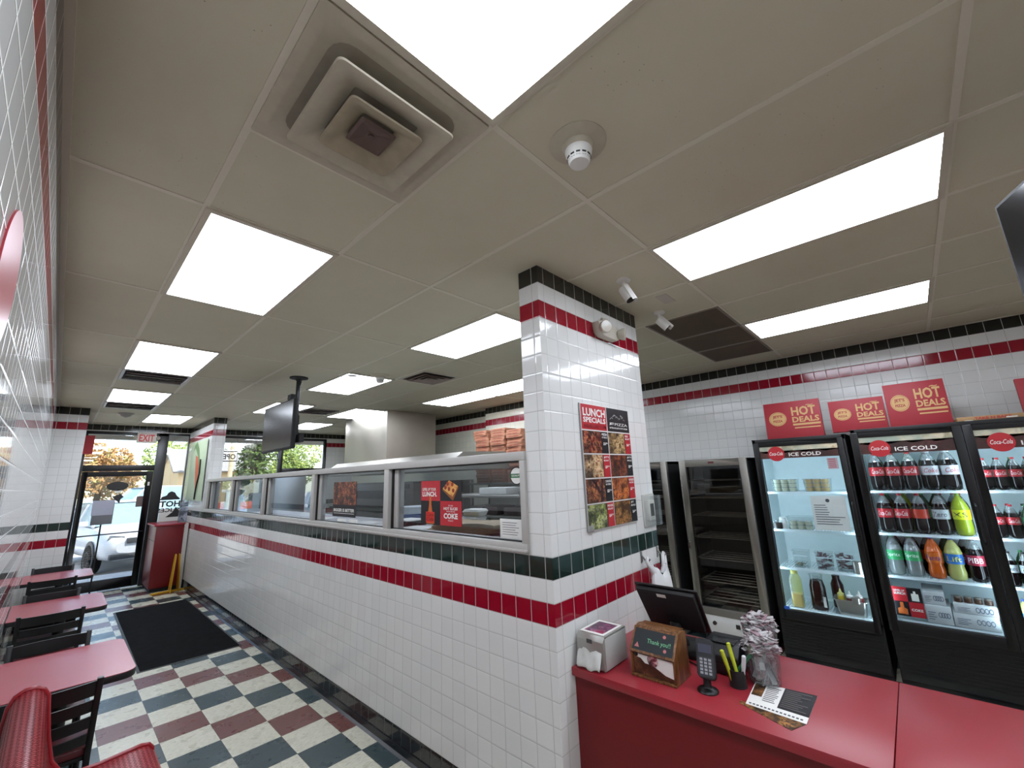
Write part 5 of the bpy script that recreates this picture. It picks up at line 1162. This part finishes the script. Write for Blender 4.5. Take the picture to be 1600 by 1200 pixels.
tag(MB().box((3.2, 1.9, 1.582), (3.45, 2.35, 1.66)).build('carton', PAPER, bevel=.003), 'white carton on the steel overshelf in the kitchen', 'carton')
for k in range(3): tag(MB().box((3.15, 1.3 + k * .35, 1.361), (3.45, 1.55 + k * .35, 1.45)).build('carton', P('dark_carton', '3a2c28', .6), bevel=.003), 'dark carton on the lower overshelf in the kitchen, %s from the viewer' % ['nearest', 'second', 'farthest'][k], 'carton')

# ---------------------------------------------------------------- glass front
MUL = P('dark_bronze_mullion', '141416', .35)
def win(name, frames, panes, y=YF + .05):
    b = MB()
    for f in frames: b.box((f[0], y - .035, f[2]), (f[1], y + .035, f[3]))
    w = struct(b, name, MUL, bevel=.004)
    for p in panes:
        o = MB().box((p[0], y - .003, p[2]), (p[1], y + .003, p[3])).build('window_pane', PANE, w, smooth=False); o['kind'] = 'structure'
    return w
# door opening with transom and side light
win('window_1', [(-.1, 1.16, 2.84, 2.9), (1.0, 1.16, 0, 2.9), (-.1, -.02, 0, 2.84), (-.02, 1.0, 2.15, 2.26)], [(-.02, 1.0, 2.26, 2.84)])
win('window_2', [(1.16, 1.56, 2.86, 2.9), (1.16, 1.56, .98, 1.04), (1.5, 1.56, 1.04, 2.86), (1.16, 1.56, 0, .98)], [(1.16, 1.5, 1.04, 2.86)])
win('window_3', [(1.7, 3.38, 2.84, 2.9), (3.28, 3.38, .9, 2.9), (1.66, 1.72, .9, 2.9), (1.7, 3.3, .9, .98)], [(1.72, 3.28, .98, 2.84)])
win('window_4', [(3.38, 4.42, 2.84, 2.9), (4.36, 4.42, .9, 2.9), (3.38, 4.36, 2.02, 2.16), (3.38, 4.36, .9, .98)], [(3.38, 4.36, .98, 2.02), (3.38, 4.36, 2.16, 2.84)])
y = YF + .05
b = MB(); b.box((-.015, y - .022, .02), (.06, y + .022, 2.14)).box((.90, y - .022, .02), (.995, y + .022, 2.14)).box((.06, y - .022, .02), (.90, y + .022, .2)).box((.06, y - .022, 2.05), (.90, y + .022, 2.14))
d = struct(b, 'door_1', MUL, bevel=.003)
o = MB().box((.06, y - .003, .2), (.90, y + .003, 2.05)).build('door_pane', PANE, d, smooth=False); o['kind'] = 'structure'
o = MB().tube([(-.0, y - .06, 1.0), (.95, y - .06, 1.0)], .011, 8).tube([(.94, y - .02, 1.0), (.94, y - .06, 1.0)], .011, 8).tube([(.02, y - .02, 1.0), (.02, y - .06, 1.0)], .011, 8).build('push_bar', BLACKM, d); o['kind'] = 'structure'
o = MB().box((.93, y - .03, 1.86), (.96, y - .022, 1.93)).build('door_sticker', PWHITE, d); o['kind'] = 'structure'
gy = YF + .044
DECAL = P('decal_grey_black', '2c2a2a', .5)
t = thing('door_decal', 'dark oval pizza decal stuck on the door glass', 'decal', (.5, gy, 1.7))
MB().prism([(.155 * math.cos(a), .085 * math.sin(a)) for a in [2 * PI * k / 28 for k in range(28)]], (.5, gy, 1.865), X, Z, -Y, .001).W('oval', DECAL, t)
MB().prism([(-.03, .02), (.06, .06), (.11, 0), (.07, -.04), (.06, -.12), (.03, -.08), (-.01, -.05), (-.06, .03)], (.5, gy, 1.66), X, Z, -Y, .001).W('tail', DECAL, t)
MB().prism([(-.05, .02), (.03, .06), (.08, .02), (.0, -.03)], (.51, gy, 1.755), X, Z, -Y, .001).W('white_star', PWHITE, t)
tag(MB().box((.80, gy - .001, 1.46), (.90, gy, 1.66)).build('door_notice', P('notice_brown', '6a5a58', .5)), 'small brown notice at the right edge of the door glass', 'notice')
t = thing('window_decal', 'mirrored hot slices lettering decal on the side window, read from inside', 'decal', (1.33, gy, 1.3))
MB().text('HOT', (1.495, gy, 1.42), -X, Z, .12, .33, .04).text('SLICES', (1.495, gy, 1.32), -X, Z, .08, .36, .03).W('lettering', DECAL, t)
MB().prism([(-.17, 0), (-.15, .06), (-.07, .09), (-.05, .14), (0, .17), (.06, .14), (.09, .08), (.15, .02), (.15, 0)], (1.33, gy, 1.56), X, Z, -Y, .001).prism([(-.05, 0), (.16, 0), (.17, .1), (.1, .2), (.06, .1)], (1.33, gy, 1.22), X, Z, -Y, .001).W('pizza_shape', DECAL, t)
MB().box((1.17, gy + .001, 1.14), (1.50, gy + .0015, 1.38)).W('white_backing', PWHITE, t)
t = thing('exit_sign', 'white exit sign with red letters above the door', 'exit sign', (.81, 9.4, 2.72))
MB().box((.66, 9.50, 2.69), (.95, 9.56, 2.885)).W('housing', P('exit_housing', 'c9c4ba', .4), t, bevel=.004)
MB().text('EXIT', (.805, 9.4985, 2.715), X, Z, .135, .23, .02, align='C').W('lettering', emit('exit_red', 'c03038', .7), t)
for s, x in ((-1, .64), (1, .97)): MB().lathe([(0, 0), (.03, .01), (.035, .04), (0, .045)], (x, 9.54, 2.79), 14, (s * .4, -1, 0)).W('lamp_head', P('lamp_head', 'a9a294', .25), t)
tag(MB().box((-.075, 9.50, 2.46), (.07, 9.52, 2.80)).build('red_sign', P('sign_red', 'a01824', .45)), 'plain red sign hanging at the upper left corner of the door transom', 'sign')
# kitchen window neon signs
def neon(x0, x1, z0, z1, txt, lab):
    t = thing('neon_sign', lab, 'neon sign', ((x0 + x1) / 2, 9.5, z0))
    b = MB(); b.tube([(x0, 9.5, z0), (x1, 9.5, z0), (x1, 9.5, z1), (x0, 9.5, z1)], .012, 6, closed=True); b.W('border_tube', PBLACK, t)
    MB().text(txt, (x1 - .03, 9.5, z0 + .04), -X, Z, (z1 - z0) * .55, (x1 - x0) * .85, .02, .01).W('lettering', PBLACK, t)
    for x in (x0 + .02, x1 - .02): MB().cyl((x, 9.5, z1), (x, 9.5, H), .003, 5).W('chain', PBLACK, t)
neon(2.0, 2.39, 2.33, 2.54, 'OPEN', 'unlit window sign frame beside the tiled inner wall')
neon(2.72, 3.26, 2.36, 2.56, 'PIZZA', 'longer unlit window sign below the hanging screen')

# ---------------------------------------------------------------- outside
GZ = -.12
ASPH = P('sunlit_asphalt', 'b2aea8', .9, 0, .15, 3); CONC = P('concrete_walk', 'd2cec6', .9, 0, .1, 4); GRASS = P('grass', '6d7a3a', .95, 0, .3, 2)
struct(MB().box((-90, YF + .15, GZ - .2), (120, 90, GZ)), 'ground_1', ASPH, smooth=False)
struct(MB().box((-12, YF + .15, GZ), (16, 11.9, GZ + .1)).box((-12, 11.9, GZ), (16, 12.0, GZ + .06)), 'trim_2', CONC, smooth=False)
struct(MB().box((-12, YF + .15, 3.0), (16, 11.0, 3.25)).box((-12, 10.95, 2.86), (16, 11.05, 3.3)), 'trim_3', P('soffit_white', 'c9c4bc', .7), smooth=False)
struct(MB().box((-30, 36, GZ), (60, 60, GZ + .06)), 'trim_4', GRASS, smooth=False)
CW = P('car_white', 'c9ccd2', .25, coat=.5); CBLUE = P('car_pale_blue', 'aebccf', .25, coat=.5); CG = P('car_window', '8aa4aa', .08); TYRE = P('tyre', '060606', .9, spec=.1); CGREY = P('car_trim_grey', '3a3c40', .5); HEAD = P('headlight', '5c6268', .1, .2)
def car(loc, rz, paint, lab, suv=1.0, tall=1.0):
    t = thing('car', lab, 'car', loc, rz)
    # stations along the length: x, bottom z, belt z, half width bottom, half width belt
    st = [(-2.2, .45, .72, .62, .60), (-2.12, .26, .86, .80, .74), (-1.75, .22, .96, .88, .82), (-1.2, .22, 1.02, .90, .85), (-.9, .22, 1.05, .90, .86), (0, .22, 1.07, .90, .87), (1.2, .22, 1.10, .90, .87), (1.9, .24, 1.10, .88, .84), (2.15, .3, 1.02, .82, .78), (2.2, .5, .9, .7, .68)]
    rg = [[(x, -wb * .9, zb), (x, -wb, zb + (zt - zb) * .3), (x, -wb, zb + (zt - zb) * .65), (x, -wt, zt), (x, -wt * .6, zt + .03), (x, wt * .6, zt + .03), (x, wt, zt), (x, wb, zb + (zt - zb) * .65), (x, wb, zb + (zt - zb) * .3), (x, wb * .9, zb)] for x, zb, zt, wb, wt in st]
    b = MB(); b.loops(rg); b.quad(*rg[0][::-1]); b.quad(*rg[-1]); b.build('body', paint, t, sub=1, ang=60)
    H2 = 1.56 * tall
    gh = [(-1.0, 1.05, .80), (-.25, H2, .62), (.3, H2 + .05, .64), (1.2, H2 + .03, .63), (1.75, H2 - .08, .60), (2.12, 1.1, .76)]
    rg = [[(x, -.82 if z > 1.2 else -w, 1.04), (x, -w, z), (x, w, z), (x, .82 if z > 1.2 else w, 1.04)] for x, z, w in gh]
    MB().loops(rg).build('cabin_glass', CG, t, ang=50)
    b = MB(); rg = [[(x, -w - .01, z - .04), (x, -w * .9, z + .025), (x, w * .9, z + .025), (x, w + .01, z - .04)] for x, z, w in gh[1:5]]; b.loops(rg, close=False); b.build('roof', paint, t, ang=60)
    for s in (-1, 1):
        b = MB()
        for (xa, za, wa), (xb_, zb_, wb_) in ((gh[0], gh[1]), (gh[5], gh[4])): b.tube([(xa, s * .81, 1.04), (xb_, s * (wb_ + .01), zb_)], .035, 6)
        b.tube([(.25, s * .83, 1.04), (.28, s * .66, H2)], .035, 6); b.tube([(1.2, s * .83, 1.04), (1.15, s * .65, H2)], .04, 6)
        b.build('pillars', paint, t)
        for x in (-1.38, 1.42):
            MB().lathe([(.0, -.11), (.3, -.11), (.335, -.08), (.335, .08), (.3, .11), (0, .11)], (x, s * .82, .335), 26, (0, 1, 0)).build('tyre', TYRE, t)
            MB().lathe([(.19, .0), (.18, .01), (.05, -.01), (0, -.01)], (x, s * (.922), .335), 18, (0, s, 0)).build('wheel_hub', P('alloy', '4a4c50', .4, .5), t)
            MB().lathe([(.38, 0), (.38, .02), (0, .02)], (x, s * .885, .37), 26, (0, s, 0)).build('wheel_arch', CGREY, t)
        MB().prism([(0, 0), (.34, .02), (.30, .14), (.04, .10)], (-2.13, s * .44, .74), Vector((.35, s * .93, 0)).normalized(), Z, Vector((-.93, s * .35, 0)), .03).build('headlight', HEAD, t, bevel=.01)
        MB().lathe([(0, 0), (.06, 0), (.06, .02), (0, .025)], (-2.1, s * .60, .46), 14, (-.9, s * .4, 0)).build('fog_light', HEAD, t)
        MB().bc((-.82, s * .95, 1.12), (.1, .16, .12)).build('mirror', paint, t, bevel=.02)
    MB().box((-2.235, -.45, .68), (-2.17, .45, .80)).build('grille', CGREY, t, bevel=.01)
    MB().box((-2.22, -.72, .34), (-2.1, .72, .46)).build('lower_grille', CGREY, t, bevel=.02)
    MB().lathe([(0, 0), (.07, 0), (.07, .01), (.05, .014)], (-2.235, 0, .75), 18, (-1, 0, 0)).build('badge', CHROME, t)
    return t
ca = math.radians(100)
car((1.06, 14.5, GZ), ca, CW, 'white car parked nose-in right outside the glass door', tall=1.0)
car((-1.6, 20.5, GZ), math.radians(100), CBLUE, 'pale blue car parked behind the white one, left of the door', tall=1.08)
car((2.2, 21.5, GZ), math.radians(15), CW, 'white van farther back in the car park behind the nearest car', tall=1.25)
car((6.9, 14.8, GZ), math.radians(75), CW, 'white car outside the kitchen windows, seen through the partition glass')
car((10.8, 14.9, GZ), math.radians(85), CBLUE, 'second car outside the kitchen windows, farther right')
# easel sign just outside the door
t = thing('easel_sign', 'grey notice board on a thin black stand just inside the glass door', 'sign stand', (.33, 9.25, 0))
MB().cyl((.33, 9.25, .01), (.33, 9.25, 1.35), .012, 10).lathe([(0, 0), (.14, 0), (.14, .012), (.02, .03)], (.33, 9.25, 0), 24).W('stand', BLACKM, t)
MB().box((.19, 9.235, 1.20), (.47, 9.25, 1.6)).W('board', P('board_grey', '77777c', .5), t, bevel=.003)
MB().box((.18, 9.23, 1.36), (.46, 9.234, 1.62)).W('paper', P('paper_bluish', 'a8a9b8', .6), t)
# trees
def leafmat(name, cols):
    if name in _mc: return _mc[name]
    t = NT(name); t.set(col=t.ramp(t.noise(t.obj(), 1.6, 3), [(.3 + .4 * i / (len(cols) - 1), srgb(c)) for i, c in enumerate(cols)]), rough=.6, spec=.2); _mc[name] = t.m; return t.m
LG = leafmat('leaves_green', ['6a7c3a', '93a656', 'b0b870']); LO = leafmat('leaves_autumn', ['96704a', 'b88c5c', 'a8a468']); LD = leafmat('leaves_dark', ['2c3c1c', '4a5c2c', '5c6c3a']); BARK = P('bark', '4a3a2c', .9)
def tree(loc, h, r, mat, lab, seed, conifer=False, n=1500, cat='tree'):
    rr = random.Random(seed); t = thing('conifer_tree' if conifer else 'leafy_tree', lab, cat, loc)
    MB().tube([(0, 0, 0), (.05, 0, h * .4), (0, .05, h * .8)], [h * .035, h * .025, h * .01], 8).build('trunk', BARK, t)
    b = MB(); lobes = [(rr.uniform(-.55, .55) * r, rr.uniform(-.55, .55) * r, h * rr.uniform(.35, .85), rr.uniform(.35, .6) * r) for _ in range(11)]
    for k in range(n):
        if conifer:
            z = rr.uniform(.12, 1); q = r * (1 - z) * (1 - .35 * ((z * 14) % 1)) * rr.uniform(.4, 1); a = rr.uniform(0, 2 * PI); p = Vector((q * math.cos(a), q * math.sin(a), z * h - q * .25))
        else:
            cx_, cy_, cz_, lr = lobes[k % 11]; d = Vector((rr.gauss(0, 1), rr.gauss(0, 1), rr.gauss(0, 1))).normalized() * lr * rr.uniform(.75, 1.05); p = Vector((cx_, cy_, cz_)) + d
        s = rr.uniform(.06, .12); u = Vector((rr.gauss(0, 1), rr.gauss(0, 1), rr.gauss(0, 1))).normalized(); w = u.orthogonal().normalized()
        b.quad(p - u * s - w * s * .6, p + u * s - w * s * .6, p + u * s + w * s * .6, p - u * s + w * s * .6)
    b.build('foliage', mat, t, smooth=False)
TR = [(-3.6, 38, 6.2, 2.8, LG, 'broad bright green tree behind the car park, at the left of the door transom'), (1.8, 43, 6.0, 2.6, LO, 'orange and yellow autumn tree in the middle of the transom view'), (6.2, 40, 5.6, 2.2, LG, 'light green round tree right of the autumn tree'), (9.0, 48, 6.5, 3.0, LD, 'darker tree behind the tan building gable'),
      (-10, 44, 7, 3.4, LO, 'autumn tree at the far left behind the pier'), (15, 44, 6.6, 3.0, LG, 'green tree outside the left kitchen window'), (20.5, 41, 6.2, 2.8, LO, 'autumn tree between the two kitchen windows'), (26, 46, 6.4, 2.8, LG, 'green tree in the right kitchen window, left part'), (31.5, 42, 6.0, 2.6, LO, 'orange-leaved tree in the right kitchen window, right part'), (37, 45, 6.4, 3.4, LG, 'green tree at the far right beyond the kitchen windows')]
for i, (x, y_, h, r, m, l) in enumerate(TR): tree((x, y_, GZ), h, r, m, l, 30 + i, n=7000)
tree((7.2, 25.8, GZ), 7.5, 1.7, LD, 'dark conifer beside the pole in the side window', 77, True, 3500)
# hedge / planting as low bushes
for i, (x, m) in enumerate([(2.4, LO), (5.2, LO), (8.6, LO), (11.2, LG), (14, LO), (17, LG)]):
    rr = random.Random(i); b = MB()
    for k in range(500):
        d = Vector((rr.gauss(0, 1), rr.gauss(0, .6), abs(rr.gauss(0, .7)))).normalized() * rr.uniform(.7, 1); p = Vector((d.x * 1.1, d.y * .6, d.z * 1.2)); u = Vector((rr.gauss(0, 1), rr.gauss(0, 1), rr.gauss(0, 1))).normalized() * .12; w = u.orthogonal().normalized() * .09
        b.quad(p - u - w, p + u - w, p + u + w, p - u + w)
    tag(b.build('bush', m, loc=(x, 24, GZ), smooth=False), '%s bush along the car park edge, %s from the left' % ('autumn-coloured' if m is LO else 'green', ['first', 'second', 'third', 'fourth', 'fifth', 'sixth'][i]), 'bush', 'bushes along the car park')
# tan building with gable
t = thing('tan_building', 'pale tan single-storey building with a grey gable roof behind the car park', 'building', (8, 30, GZ))
b = MB(); b.box((4.2, 28, GZ), (8.3, 34, 2.7)); b.prism([(0, 0), (6, 0), (3, 1.3)], (4.2, 28, 2.7), Y, Z, X, 4.1); b.W('walls', P('tan_wall', 'cdb48c', .9), t)
b = MB(); b.prism([(-.3, -.12), (3, 1.3), (3, 1.42), (-.4, -.05)], (3.9, 28, 2.7), Y, Z, X, 4.7); b.prism([(6.3, -.12), (3, 1.3), (3, 1.42), (6.4, -.05)], (3.9, 28, 2.7), Y, Z, X, 4.7); b.W('roof', P('grey_roof', '8f8c88', .8), t)
for x in (5.2, 7.0): MB().box((x, 27.97, .9), (x + .9, 28, 2.1)).W('window', CG, t)
tag(MB().box((3.0, 23.0, GZ), (9.5, 23.1, 1.0)).build('orange_barrier', P('barrier_orange', 'c0563a', .7)), 'orange-red barrier fence in front of the tan building', 'fence')
for i, (x, y_, c_, l) in enumerate([(3.05, 19, '6f6a64', 'thin grey utility pole seen through the side window'), (5.1, 21.5, 'b9a888', 'pale wooden utility pole right of the thin grey one')]):
    t = thing('utility_pole', l, 'utility pole', (x, y_, GZ)); MB().cyl((0, 0, 0), (0, 0, 9), .09 if i else .06, 10).build('pole', P('pole_%d' % i, c_, .8), t); MB().box((-.9, -.05, 8.3), (.9, .05, 8.42)).build('crossarm', BARK, t)
tag(MB().tube([(-20, 21, 5.6), (0, 20.5, 5.3), (5.1, 21.2, 5.2), (20, 22, 5.6), (30, 22, 5.6)], .02, 5).build('power_line', BLACKM), 'dark power line crossing the sky outside the front windows', 'cable')

# ---------------------------------------------------------------- origins of single meshes at their base
for o in list(C.objects):
    if o.type == 'MESH' and o.parent is None and not o.children and o.data.users == 1 and o.location.length < 1e-6:
        vs = [v.co for v in o.data.vertices]
        c = Vector(((min(v.x for v in vs) + max(v.x for v in vs)) / 2, (min(v.y for v in vs) + max(v.y for v in vs)) / 2, min(v.z for v in vs)))
        if o.get('kind') == 'structure': continue
        o.data.transform(Matrix.Translation(-c)); o.location = c
